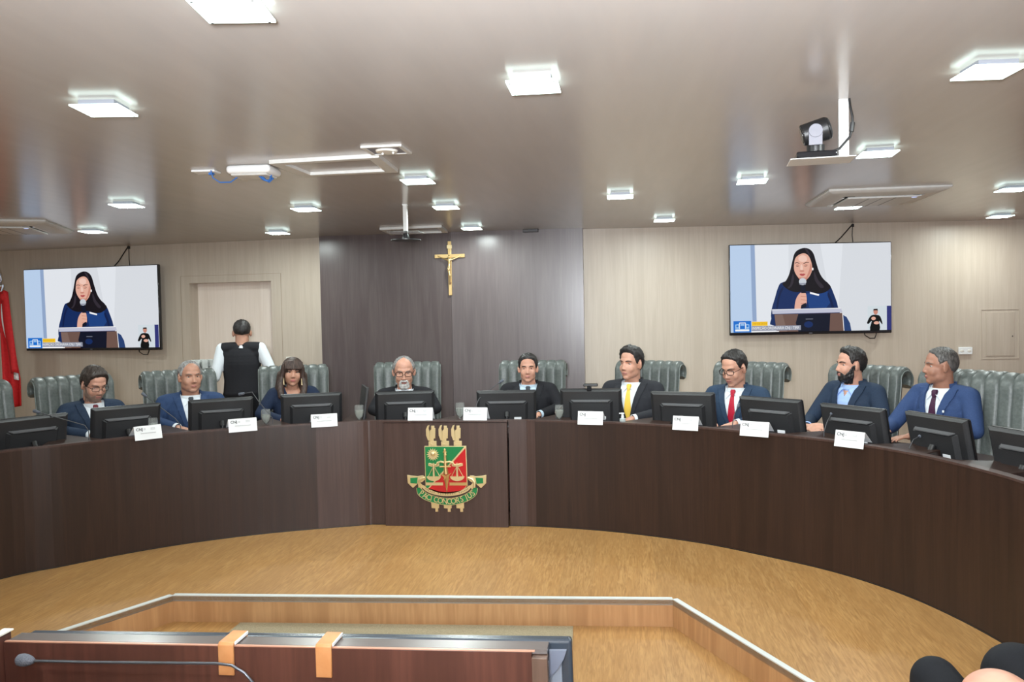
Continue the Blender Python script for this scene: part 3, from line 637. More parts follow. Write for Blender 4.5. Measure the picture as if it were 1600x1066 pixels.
# cassette air conditioners
def cassette(px, py, rz, label, w_=.86):
    p = on_z(px, py, CEIL); t = thing('air_conditioner', label, 'air conditioner', (p.x, p.y, CEIL), rz, 'ceiling cassette air conditioners')
    mb = MB(); h2, i2 = w_/2, w_/2-.13
    mb.grid([[(sx*h, sy*h, z) for sx, sy in ((-1, -1), (1, -1), (1, 1), (-1, 1))] for h, z in ((h2, 0), (h2, -.012), (h2-.03, -.028), (i2, -.04), (i2, -.02))], close_u=True)
    mb.build('casing', M['offwhite'], t, bevel=.004)
    MB().box((0, 0, -.022), (2*i2, 2*i2, .01)).build('duct', M['black'], t)
    mb = MB(); mb.box((0, 0, -.044), (2*i2-.07, 2*i2-.07, .014)); mb.build('grille', M['offwhite'], t, bevel=.004)
    mb = MB()
    for k in (-.33, 0, .33): mb.box((k*i2, 0, -.0515), (.004, 2*i2-.09, .002))
    mb.build('grille_lines', M['dkgrey'], t)
    for k in range(4):
        R_ = RZ(k*pi/2); MB().box(R_ @ Vector((0, i2-.012, -.036)), (2*i2-.16 if k % 2 == 0 else .02, .02 if k % 2 == 0 else 2*i2-.16, .006), RX(0)).build('louvre', M['white'], t)
    MB().box((i2-.06, -i2+.05, -.052), (.03, .012, .004)).build('indicator', glow('led_blue', (.5, .6, 1), 1.5), t)
cassette(1365, 305, radians(-1), 'white ceiling air conditioner above the right television', .80)
cassette(5, 352, radians(22), 'white ceiling air conditioner above the red flag', .86)
# short grey outlet at the head of the dark wall
p = on_z(832, 361, CEIL); box('air_vent', (p.x, 8.035, CEIL-.014), (.15, .05, .028), M['dkgrey'], bevel=.003); tag(bpy.data.objects['air_vent'], 'small dark vent at the top of the dark wall', 'vent')
# hanging mount with a dark dome camera
p = on_z(633, 320, CEIL); t = thing('ceiling_mount', 'white ceiling pole with flat plate and dark dome camera above the bearded man', 'ceiling mount', (p.x, p.y, CEIL))
MB().box((0, 0, -.1), (.03, .03, .2)).build('pole', M['offwhite'], t, bevel=.003)
MB().box((0, 0, -.003), (.035, .035, .006)).build('flange', M['white'], t); MB().box((.0, 0, -.203), (.23, .2, .004)).build('plate', M['glass'], t)
mb = MB(); mb.lathe([(.0, -.265), (.11, -.262), (.11, -.255), (.03, -.25), (.02, -.21), (0, -.206)], n=24); mb.build('dome_camera', M['black'], t, smooth=40)
# pan-tilt camera on its shelf
p = on_z(1318, 155, CEIL); t = thing('ceiling_camera', 'black pan-tilt camera on a white shelf hanging from the ceiling', 'camera', (p.x, p.y, CEIL), radians(-6))
mb = MB(); mb.box((0, 0, -.115), (.034, .004, .23)); mb.box((-.016, .012, -.115), (.004, .026, .23)); mb.box((.0165, .012, -.115), (.004, .026, .23)); mb.build('pole', M['offwhite'], t)
mb = MB(); mb.box((-.085, .01, -.232), (.24, .16, .004)); mb.build('shelf', M['offwhite'], t, bevel=.001)
mb = MB(); mb.box((-.105, .0, -.216), (.15, .11, .028)); mb.build('camera_base', M['blackgloss'], t, bevel=.006)
mb = MB(); mb.cyl((-.105, -.01, -.20), (-.105, -.01, -.175), .034, n=24); mb.build('swivel', M['black'], t, smooth=40)
mb = MB(); mb.prism([(-.135, -.058, -.18), (-.085, -.058, -.18), (-.085, -.058, -.125)]+[(-.11+.025*cos(a), -.058, -.125+.025*sin(a)) for a in [i*pi/10 for i in range(11)]]+[(-.135, -.058, -.125)], (0, .01, 0)); mb.cyl((-.11, -.062, -.125), (-.11, -.056, -.125), .026, n=28); mb.build('side_arm', M['midgrey'], t, bevel=.0015)
mb = MB(); mb.cyl((-.155, -.0, -.132), (-.06, -.0, -.108), .042, .046, 28); mb.cyl((-.06, -.0, -.108), (-.05, 0, -.105), .046, .038, 28); mb.build('camera_head', M['black'], t, bevel=.004)
MB().cyl((-.157, 0, -.1325), (-.153, 0, -.1315), .03, n=24).build('lens', M['blackgloss'], t)
MB().tube([(.02, -.005, 0), (.022, -.01, -.03), (.03, -.012, -.07), (.032, -.012, -.11), (.02, -.012, -.15), (-.02, -.02, -.195), (-.05, -.03, -.205)], .0045, 8).build('cable', M['black'], t, smooth=60)
MB().cyl((.031, -.012, -.095), (.026, -.012, -.13), .009, n=12).build('cable_ferrite', M['black'], t)

# ================================================================== items on the bench
def monitor_mesh():
    d = {}
    w_, h_ = .465, .282; mb = MB()   # back faces -Y (camera side), screen faces +Y
    mb.box((0, .012, 0), (w_, .024, h_)); d['frame'] = (mb, M['black'], .006)
    mb = MB(); rows = []
    for s_, y in ((1, 0), (.985, -.008), (.9, -.02)): rows.append([(sx*w_/2*s_, y, sz*h_/2*s_) for sx, sz in ((-1, -1), (1, -1), (1, 1), (-1, 1))])
    mb.grid(rows, close_u=True); mb.face(rows[-1]); d['back_cover'] = (mb, M['black2'], .004)
    mb = MB(); a = [(-.165, -.02, -.12), (.165, -.02, -.12), (.165, -.02, .055), (-.165, -.02, .055)]; b = [(-.145, -.045, -.115), (.145, -.045, -.115), (.145, -.045, .045), (-.145, -.045, .045)]
    mb.grid([a, b], close_u=True); mb.face(b); d['housing'] = (mb, M['black2'], .004)
    mb = MB(); mb.prism([(-.15, -.022, .058), (.15, -.022, .058), (.13, -.05, .052), (-.13, -.05, .052)], (0, 0, .006)); d['highlight_ridge'] = (mb, mat('ridge_highlight', (.10, .10, .105), .3), .002)  # highlight along the housing top, put in as a lighter ridge
    mb = MB(); mb.box((.085, -.046, -.072), (.055, .002, .022)); d['rating_label'] = (mb, M['paper'], 0)
    mb = MB(); mb.cyl((0, -.05, -.02), (0, -.075, -.05), .02, n=14); mb.tube([(0, -.07, -.04), (-.0, -.09, -.11), (0, -.085, -.178)], .016, 10); d['stand_neck'] = (mb, M['black'], 0)
    return d
mdef = monitor_mesh(); mmesh = {}
for k, (mb, mt, bv) in mdef.items():
    if bv: bmesh.ops.bevel(mb.bm, geom=[e for e in mb.bm.edges if e.calc_face_angle(0) > .6], offset=bv, segments=2, affect='EDGES')
    mmesh[k] = mb.mesh('monitor_'+k, mt, 50)
mb = MB(); mb.box((0, 0, 0), (.2, .2, .012)); mb.prism([(-.02, -.05, .006), (.02, -.05, .006), (.04, .06, .006), (-.04, .06, .006)], (0, 0, .006)); mmesh['foot'] = mb.mesh('monitor_foot', M['dkgrey'], 50)
def monitor(px, pz, label, yaw=0, tilt=12, d=.26, roll=0):
    p, n = on_desk(px, d); a = -atan2(p.x, p.y) + radians(yaw)   # turned by yaw from facing the room's camera side squarely
    t = thing('computer_monitor', label, 'monitor', (p.x, p.y, WT), a, 'monitors on the judges bench')
    zc = pz-WT-.138
    for k, me in mmesh.items():
        o = bpy.data.objects.new(k, me); link(o, t)
        if k == 'foot': o.location = (0, .0, .006); continue
        o.location = (0, 0, zc); o.rotation_euler = (radians(tilt), radians(roll), 0)
    return t, p, n
MON = [(45, 0.975, 'black monitor at the far left end of the bench', 23), (195, 0.995, 'black monitor right beside the man looking down at the left', 15), (344, 1.0, 'black monitor before the grey-tied man in blue suit', 8), (486, 1.005, 'black monitor in front of the woman', 2), (632, 1.0, 'black monitor in front of the white-bearded man', 1), (791, 1.0, 'black monitor in front of the man below the dark wall with light blue collar', 0), (923, 1.015, 'black monitor with a webcam clipped on top', -3), (1067, 1.008, 'black monitor between the yellow-tied and red-tied men', -14), (1206, 1.0, 'black monitor right of the red-tied man', -31), (1335, 0.985, 'black monitor in front of the dark-bearded man', -37), (1468, 0.985, 'black monitor in front of the grey-haired man at the right', -48), (1612, 0.975, 'black monitor cut off by the right edge', -44)]
MP = []
for px, z, lb, yw in MON: MP.append(monitor(px, z, lb, yw))
# webcam
t, p, n = MP[6]
wc = thing('webcam', 'small black webcam on top of a monitor left of the yellow tie', 'webcam', (p.x, p.y, 1.012), t.rotation_euler.z)
MB().box((.0, -.03, .035), (.11, .03, .022)).build('body', M['black'], wc, bevel=.006); MB().box((-.01, -.03, .008), (.035, .035, .035)).build('clip', M['blackgloss'], wc, bevel=.004)
# side screen seen nearly edge-on
p, n = on_desk(567, .3); t = thing('document_screen', 'narrow dark screen turned sideways beside the wine glass left of the bearded man', 'screen', (p.x, p.y, WT), radians(-66))
MB().box((0, 0, .19), (.34, .02, .26), RX(radians(-8))).build('panel', M['black2'], t, bevel=.004); MB().box((0, 0, .006), (.16, .14, .012)).build('foot', M['black'], t); MB().box((0, .01, .05), (.03, .02, .1)).build('neck', M['black'], t)

# tent name cards
def card(px, zb, wpx, hpx, label, yaw=0, d=-.012):
    p, n = on_desk(px, d); a = atan2(n.y, n.x)-pi/2 + radians(yaw); dist = (Vector((p.x, p.y, .8))-Vector((0, 0, CZ))).dot(FW)
    w_ = wpx*dist/F; h_ = .095
    t = thing('name_card', label, 'name card', (p.x, p.y, zb), a, 'tent name cards on the bench ledge')
    mb = MB(); mb.prism([(-w_/2, -.022, 0), (-w_/2, -.0205, 0), (-w_/2, .002, h_), (-w_/2, .0, h_)], (w_, 0, 0)); mb.build('front_leaf', M['paper'], t)
    mb = MB(); back = .03; mb.prism([(-w_/2, .0, h_), (-w_/2, .002, h_), (-w_/2, .085, H+.002-zb), (-w_/2, .083, H+.002-zb)], (w_, 0, 0)); mb.build('back_leaf', M['paper'], t)
    pr = MB(); R_ = RX(pi/2-.235); P0 = lambda x, z, o_=0: Vector((x, -.0248+.022*z/h_+o_, z))
    me = text_mesh('CNJ', .027, bold=.0004); pr.add_mesh(me, Matrix.Translation(P0(-w_*.31, h_*.76)) @ R_.to_4x4()); pr.mi = 1
    for x, z, ww in ((-.12, .80, .07), (-.12, .72, .07), (.18, .80, .16), (.18, .72, .16), (0, .47, .56)): 
        c = P0(x*w_, z*h_); pr.box(c, (ww*w_, .0004, .0035 if z > .6 else .005), RX(-.235))
    pr.build('print', [M['ink'], M['inkgrey']], t, fix=False)
CARDS = [(228, .775, 42, 'white name card left of the bench before the man looking down', 10), (377, .775, 43, 'white name card below the monitor of the man in blue suit', 6), (505, .775, 40, 'white name card below the right half of the woman’s monitor', 3), (656, .802, 39, 'white name card above the coat of arms, left one', 2), (742, .802, 38, 'white name card above the coat of arms, right one beside a glass', -4),
 (922, .78, 40, 'white name card under the monitor with the webcam', 3), (1071, .775, 41, 'white name card on the bench left of the red-tied man', 6), (1179, .775, 46, 'white name card right below the red-tied man', 8), (1328, .775, 48, 'white name card at the right in front of the dark-bearded man', 8)]
for px, zb, wp, lb, yw in CARDS: card(px, zb, wp, 20, lb.replace('’', "'"), yw, -.002 if zb > .8 else -.006)

# water goblets
def goblet(px, label, d=.1, s=1.0, zb=None):
    p, n = on_desk(px, d); z = WT if zb is None else zb
    t = thing('water_glass', label, 'glass', (p.x, p.y, z), 0, 'stemmed water glasses on the bench')
    b = [(.032, 0), (.030, .003), (.006, .006), (.005, .06), (.008, .066), (.026, .095), (.034, .125), (.033, .16), (.030, .178)]
    inner = [(.0285, .178), (.031, .16), (.032, .125), (.0245, .097), (.004, .07), (.0, .069)]
    MB().lathe([(r*s, zz*s) for r, zz in b+inner], n=28).build('bowl', M['glass'], t, smooth=60)
    MB().lathe([(0, .071*s), (.004*s, .0715*s), (.0235*s, .098*s), (.031*s, .126*s), (.0312*s, .14*s), (0, .14*s)], n=28).build('water', M['water'], t, smooth=60)
for px, lb, d, s_ in ((237, 'stemmed water glass at the left elbow of the man in blue suit', .14, 1.), (414, 'stemmed water glass left of the woman', .14, 1.05), (560, 'stemmed water glass in front of the side screen', .12, 1.05), (718, 'stemmed water glass behind the right centre name card', .12, 1.1), (873, 'stemmed water glass left of the webcam monitor', .12, 1.0)):
    goblet(px, lb, d, s_)
# hand gel bottle
p, n = on_desk(972, .09); t = thing('gel_bottle', 'small clear hand gel bottle with white pump beside the yellow tie', 'bottle', (p.x, p.y, WT+.035))
t.location.z = WT
MB().cyl((0, 0, 0), (0, 0, .095), .022, n=24).build('body', mat('frosted_clear', (.7, .78, .78), .25, trans=.5), t, bevel=.005)
MB().lathe([(.01, .094), (.011, .11), (.009, .112), (.009, .125), (.013, .127), (.013, .135), (0, .136)], n=16).build('pump', M['white'], t, smooth=40)
MB().box((-.012, 0, .131), (.025, .007, .007)).build('nozzle', M['white'], t)

# gooseneck microphones
def mic(px, pz_base, pts, label, d=.12, head=True):
    p, n = on_desk(px, d); t = thing('microphone', label, 'microphone', (p.x, p.y, pz_base), atan2(n.y, n.x)-pi/2, 'gooseneck microphones on the bench')
    MB().cyl((0, 0, 0), (0, 0, .012), .03, n=24).build('base', M['dkgrey'], t, smooth=40)
    MB().cyl((0, 0, .012), (0, 0, .035), .008, .006, 12).build('ferrule', M['chrome'], t, smooth=40)
    MB().tube([(0, 0, .03)]+pts, .0032, 8).build('gooseneck', M['dkgrey'], t, smooth=60)
    if head:
        a, b = Vector(pts[-2]), Vector(pts[-1]); dd = (b-a).normalized(); MB().cap(b, .009, b+dd*.03, .012).build('windscreen', M['foam'], t, smooth=180)
mic(136, WT, [(0, 0, .13), (-.02, .01, .17), (-.26, .16, .27)], 'gooseneck microphone before the man looking down at the left')
mic(280, WT, [(0, 0, .11), (-.03, .03, .16), (-.2, .22, .32)], 'gooseneck microphone before the man in blue suit')
mic(424, WT, [(0, 0, .12), (-.09, .03, .24), (-.14, .04, .32), (-.2, .06, .31)], 'gooseneck microphone left of the woman')
mic(740, WT, [(0, 0, .14), (.03, .06, .22), (.14, .2, .31), (.17, .21, .33)], 'gooseneck microphone between the bearded man and his neighbour')
mic(868, WT, [(0, 0, .10), (.02, .05, .16), (.09, .2, .2)], 'gooseneck microphone beside the glass left of the webcam monitor')
mic(1144, WT, [(0, 0, .10), (.0, .03, .16), (-.02, .12, .2)], 'gooseneck microphone below the red tie')
mic(1287, WT, [(0, 0, .10), (.0, .03, .15), (-.02, .12, .2)], 'gooseneck microphone before the folded hands of the dark-bearded man')
mic(1421, WT, [(0, 0, .08), (-.0, .03, .12), (-.02, .1, .13)], 'gooseneck microphone left of the grey-haired man\'s monitor')
# ================================================================== chairs
def chair_parts():
    d = {}
    # centre line of the back cushion in (y, z), sitter faces +Y; it rolls over backwards at the top
    path = [(-.20, .46), (-.225, .58), (-.245, .72), (-.262, .86), (-.275, .98), (-.285, 1.06)]
    cy, cz, r = -.345, 1.085, .062
    for i in range(15):
        a = radians(15 + i*15); path.append((cy + r*cos(a), cz + r*sin(a)))
    P = [Vector(p) for p in path]; W = .285; NC = 7; rows_f, rows_b = [], []
    cols = [(-W + 2*W*j/56) for j in range(57)]
    for i, p in enumerate(P):
        t = (P[min(i+1, len(P)-1)]-P[max(i-1, 0)]).normalized(); n = Vector((t.y, -t.x))   # toward +Y (front)
        s_ = 1 if i < 6 else 1-.35*(i-5)/15; th = .042*s_
        wid = 1+.03*sin(min(i, 6)/6*pi/2)
        rf, rb = [], []
        for x in cols:
            u = (x+W)/(2*W)*NC; ch = abs(sin(pi*u))**.35; edge = min(1, (W-abs(x))/.02); e = sqrt(max(.05, 1-(1-edge)**2))
            f = p + n*(th*(.70+.30*ch)*e); b = p - n*(th*.75*e)
            curve = .03*(x/W)**2          # wings hug the sitter a little
            rf.append((x*wid, f.x+curve, f.y)); rb.append((x*wid, b.x+curve, b.y))
        rows_f.append(rf); rows_b.append(rb)
    mb = MB(); mb.grid([a+b[::-1] for a, b in zip(rows_f, rows_b)], close_u=True)
    mb.face((rows_f[0]+rows_b[0][::-1])[::-1]); mb.face(rows_f[-1]+rows_b[-1][::-1]); d['backrest'] = (mb.mesh('backrest', M['leather'], 60))
    for s_ in (-1, 1):
        mb = MB(); mb.tube([(s_*W*(1+.03*sin(min(i, 6)/6*pi/2)), rows_f[i][0][1]-.004, rows_f[i][0][2]) for i in range(len(P))], .0055, 6)
        d['edge_piping%d' % s_] = mb.mesh('edge_piping', M['piping'], 60)
    mb = MB(); mb.box((0, .06, .43), (.54, .50, .10)); bmesh.ops.bevel(mb.bm, geom=mb.bm.edges[:], offset=.035, segments=3, affect='EDGES'); d['seat'] = mb.mesh('seat', M['leather'], 60)
    for s_ in (-1, 1):
        mb = MB(); mb.box((s_*.31, .05, .62), (.07, .40, .05)); mb.box((s_*.31, .18, .52), (.04, .05, .20)); mb.box((s_*.31, -.1, .52), (.04, .05, .20)); mb.box((s_*.28, .05, .42), (.09, .3, .03))
        bmesh.ops.bevel(mb.bm, geom=mb.bm.edges[:], offset=.012, segments=2, affect='EDGES'); d['armrest%d' % s_] = mb.mesh('armrest', M['leather2'], 60)
    mb = MB(); mb.cyl((0, .03, .38), (0, .03, .1), .03, n=16)
    for k in range(5):
        a = 2*pi*k/5+.3; mb.cyl((0, .03, .11), (.28*cos(a), .03+.28*sin(a), .07), .024, .016, 10)
        mb.cyl((.28*cos(a)-.012, .03+.28*sin(a), .03), (.28*cos(a)+.012, .03+.28*sin(a), .03), .03, n=14)
    d['base'] = mb.mesh('base', M['black'], 50)
    return d
CH = chair_parts()
def chair(x, y, a, label, group='scroll-backed leather chairs behind the bench', zs=1.0):
    t = thing('leather_chair', label, 'chair', (x, y, 0), radians(180+a), group)
    for k, me in CH.items():
        o = bpy.data.objects.new(k.rstrip('-1') if k[-1] == '1' else k, me); link(o, t)
        o.scale = (1, 1, zs if k == 'backrest' or 'piping' in k else 1)
    return t
# ================================================================== people
def skin_mat(name, c, r=.5):
    mt = noisy(name, c, tuple(min(1, v*1.12) for v in c), nscale=35, detail=4, rough=r, bump=.05)
    b = mt.node_tree.nodes['Principled BSDF']; b.inputs['Subsurface Weight'].default_value = .12; b.inputs['Subsurface Radius'].default_value = (.012, .004, .002); b.inputs['Subsurface Scale'].default_value = .5
    return mt
def cloth_mat(name, c, r=.8): return noisy(name, c, tuple(v*(1.25 if sum(c) < .6 else 1.05) for v in c), nscale=180, detail=3, rough=r, bump=.05, spec=.25)
def hair_mat(name, c1, c2): return noisy(name, c1, c2, (1, 1, .25), 110, 5, rough=.5, bump=.8, lo=.4, hi=.6)
def union(pieces, voxel, name, mt, smooth=4):
    V, Fc = [], []; SV, SF = sphere_data(20)
    def ball(Mx):
        k = len(V); V.extend([(Mx @ v)[:] for v in SV]); Fc.extend([tuple(k+i for i in f) for f in SF])
    for p in pieces:
        if p[0] == 'e': ball(Matrix.Translation(p[1]) @ (p[3].to_4x4() if len(p) > 3 and p[3] is not None else Matrix.Identity(4)) @ Matrix.Diagonal((*p[2], 1)))
        else:
            a, b = Vector(p[1]), Vector(p[3]); ra, rb = p[2], p[4]
            for q, r_ in ((a, ra), (b, rb)): ball(Matrix.Translation(q) @ Matrix.Diagonal((r_, r_, r_, 1)))
            Q = (b-a).to_track_quat('Z', 'Y').to_matrix(); k = len(V)
            for q, r_ in ((a, ra), (b, rb)): V.extend([(q + Q @ Vector((r_*cos(2*pi*i/20), r_*sin(2*pi*i/20), 0)))[:] for i in range(20)])
            Fc.extend([(k+i, k+(i+1) % 20, k+20+(i+1) % 20, k+20+i) for i in range(20)]); Fc.append(tuple(range(k+19, k-1, -1))); Fc.append(tuple(range(k+20, k+40)))
    me = bpy.data.meshes.new('u'); me.from_pydata(V, [], Fc); o = bpy.data.objects.new('u', me); COL.objects.link(o)
    r = o.modifiers.new('r', 'REMESH'); r.mode = 'VOXEL'; r.voxel_size = voxel; r.use_smooth_shade = True
    s_ = o.modifiers.new('s', 'SMOOTH'); s_.iterations = smooth; s_.factor = .5
    dg = bpy.context.evaluated_depsgraph_get(); out = bpy.data.meshes.new_from_object(o.evaluated_get(dg)); bpy.data.objects.remove(o)
    out.name = name; out.materials.clear(); out.materials.append(mt)
    out.polygons.foreach_set('use_smooth', [True]*len(out.polygons)); return out
def bvh_of(me): return BVHTree.FromPolygons([v.co.copy() for v in me.vertices], [p.vertices[:] for p in me.polygons])
def lerp(a, b, t): return a+(b-a)*t
def interp(tab, x):
    if x <= tab[0][0]: return tab[0][1]
    for (a, va), (b, vb) in zip(tab, tab[1:]):
        if x <= b: return va+(vb-va)*(x-a)/(b-a)
    return tab[-1][1]
def sstep(a, b, x):
    t = max(0, min(1, (x-a)/(b-a))); return t*t*(3-2*t)

def hand_pieces(wrist, dirv, palm, curl, side, hs=1.0, spread=1.0):
    """palm + five tapered, bent fingers; dirv = wrist->fingers, palm = palm normal"""
    d = Vector(dirv).normalized(); n = Vector(palm); n = (n-d*n.dot(d)).normalized(); x = d.cross(n)*side   # x points to the thumb side
    W = Vector(wrist); R_ = Matrix((x, d, n)).transposed(); out = []
    out.append(('e', W+d*.048*hs, (.037*hs, .048*hs, .014*hs), R_)); out.append(('c', W-d*.01, .023*hs, W+d*.03*hs, .022*hs))
    for k, (off, L) in enumerate(((.026, .070), (.009, .078), (-.009, .072), (-.026, .056))):
        p = W + d*.082*hs + x*off*hs*1.1; ang = 0; dd = (d + x*off*3.0*spread).normalized(); r = .0085*hs
        for s_, fr in enumerate((.45, .32, .23)):
            ang = curl*(.55+.5*s_); ax = dd.cross(n).normalized(); dv = (dd*cos(ang) + n*sin(ang)).normalized()
            q = p + dv*L*fr*hs; out.append(('c', p, r, q, r*.9)); p = q; r *= .9
    p = W + d*.025*hs + x*.028*hs; q = p + (d*.6+x*.75+n*.25).normalized()*.035*hs; out.append(('c', p, .0125*hs, q, .0105*hs))
    q2 = q + (d*.9+x*.25+n*.35).normalized()*.03*hs; out.append(('c', q, .0105*hs, q2, .0085*hs))
    return out

def head_frame(H, yaw, pitch, roll, hs):
    R_ = RZ(radians(yaw)) @ RX(radians(pitch)) @ RY(radians(roll))
    return lambda p: H + R_ @ (Vector(p)*hs), R_
def head_pieces(T, R_, hs, c):
    e = lambda p, r, q=None: ('e', T(p), tuple(v*hs for v in r), R_ if q is None else R_ @ q)
    fw = c.get('face_w', 1.0); jw = c.get('jaw_w', 1.0)
    out = [e((0, -.014, .028), (.077, .096, .088)), e((0, .0, .05), (.068, .082, .062)), e((0, .022, -.028), (.063*fw, .068, .082)), e((0, .030, -.068), (.053*jw, .052, .040)), e((0, .062, -.092), (.026*jw, .022, .019)),
           e((0, .062, .028), (.050, .026, .024)), e((.034*fw, .050, -.030), (.027, .029, .032)), e((-.034*fw, .050, -.030), (.027, .029, .032)), e((0, .073, -.060), (.026, .016, .020)),
           e((.043*jw, .012, -.055), (.019, .042, .034)), e((-.043*jw, .012, -.055), (.019, .042, .034))]
    out += [('c', T((0, .080, .012)), .0085*hs, T((0, .096, -.024)), .0095*hs), e((0, .097, -.029), (.0115, .0115, .0095)), e((.011, .090, -.033), (.0075, .011, .0075)), e((-.011, .090, -.033), (.0075, .011, .0075))]
    for s_ in (-1, 1):
        out.append(e((s_*.080, -.008, -.004), (.008, .019, .031), RZ(-s_*.35))); out.append(e((s_*.076, -.004, -.026), (.008, .010, .012)))
    return out

HAIR = { # hairline elevation by azimuth (0 = front, 180 = back), thickness top / sides
 'short': dict(line=[(0, 54), (35, 51), (55, 42), (66, 10), (74, 2), (84, 18), (100, 20), (112, -5), (125, -30), (180, -42)], top=.016, side=.007),
 'side_part': dict(line=[(0, 52), (30, 50), (50, 42), (64, 8), (74, -4), (84, 18), (100, 20), (112, -5), (125, -32), (180, -44)], top=.020, side=.008),
 'full': dict(line=[(0, 50), (30, 47), (50, 36), (62, 4), (74, -12), (84, 14), (100, 18), (112, -10), (125, -36), (180, -48)], top=.022, side=.011),
 'receding': dict(line=[(0, 66), (25, 68), (40, 56), (58, 40), (68, 10), (76, 2), (86, 20), (102, 20), (114, -5), (126, -30), (180, -42)], top=.008, side=.009),
 'bald_top': dict(line=[(0, 82), (30, 82), (55, 60), (66, 25), (76, 5), (86, 20), (102, 20), (114, -5), (126, -30), (180, -42)], top=.004, side=.010),
 'crew': dict(line=[(0, 52), (40, 48), (60, 36), (70, 8), (80, 14), (100, 22), (114, -2), (128, -22), (180, -34)], top=.010, side=.004),
}
def shell(T, R_, hs, bvh, fn, name, mt, nu=72, nv=44, el0=-80, el1=90, H0=(0, 0, 0), az0=-180, az1=180):
    """surface a few millimetres over the skin; fn(az, el) gives the thickness (negative = under the skin)"""
    C = T(H0); rows = []
    for i in range(nv+1):
        el = radians(lerp(el0, el1, i/nv)); row = []
        for j in range(nu if az1-az0 >= 360 else nu+1):
            az = radians(lerp(az0, az1, j/nu)); dl = Vector((sin(az)*cos(el), cos(az)*cos(el), sin(el))); d = (R_ @ dl).normalized()
            hit = bvh.ray_cast(C, d, .25*hs)
            r = hit[3] if hit[0] is not None else .09*hs
            r = min(r, .125*hs)
            th = fn(math.degrees(az), math.degrees(el)); th += (.0016*sin(az*23+el*7)+.0013*sin(el*31+az*5)+.0012*sin(az*9-el*13)) if th > .004 else 0
            row.append(C + d*(r+th*hs))
        rows.append(row)
    mb = MB(); mb.grid(rows, close_u=(az1-az0 >= 360))
    return mb.mesh(name, mt, 180, fix=True)
def drop_hidden(me, bvh, eps=.002):
    return me

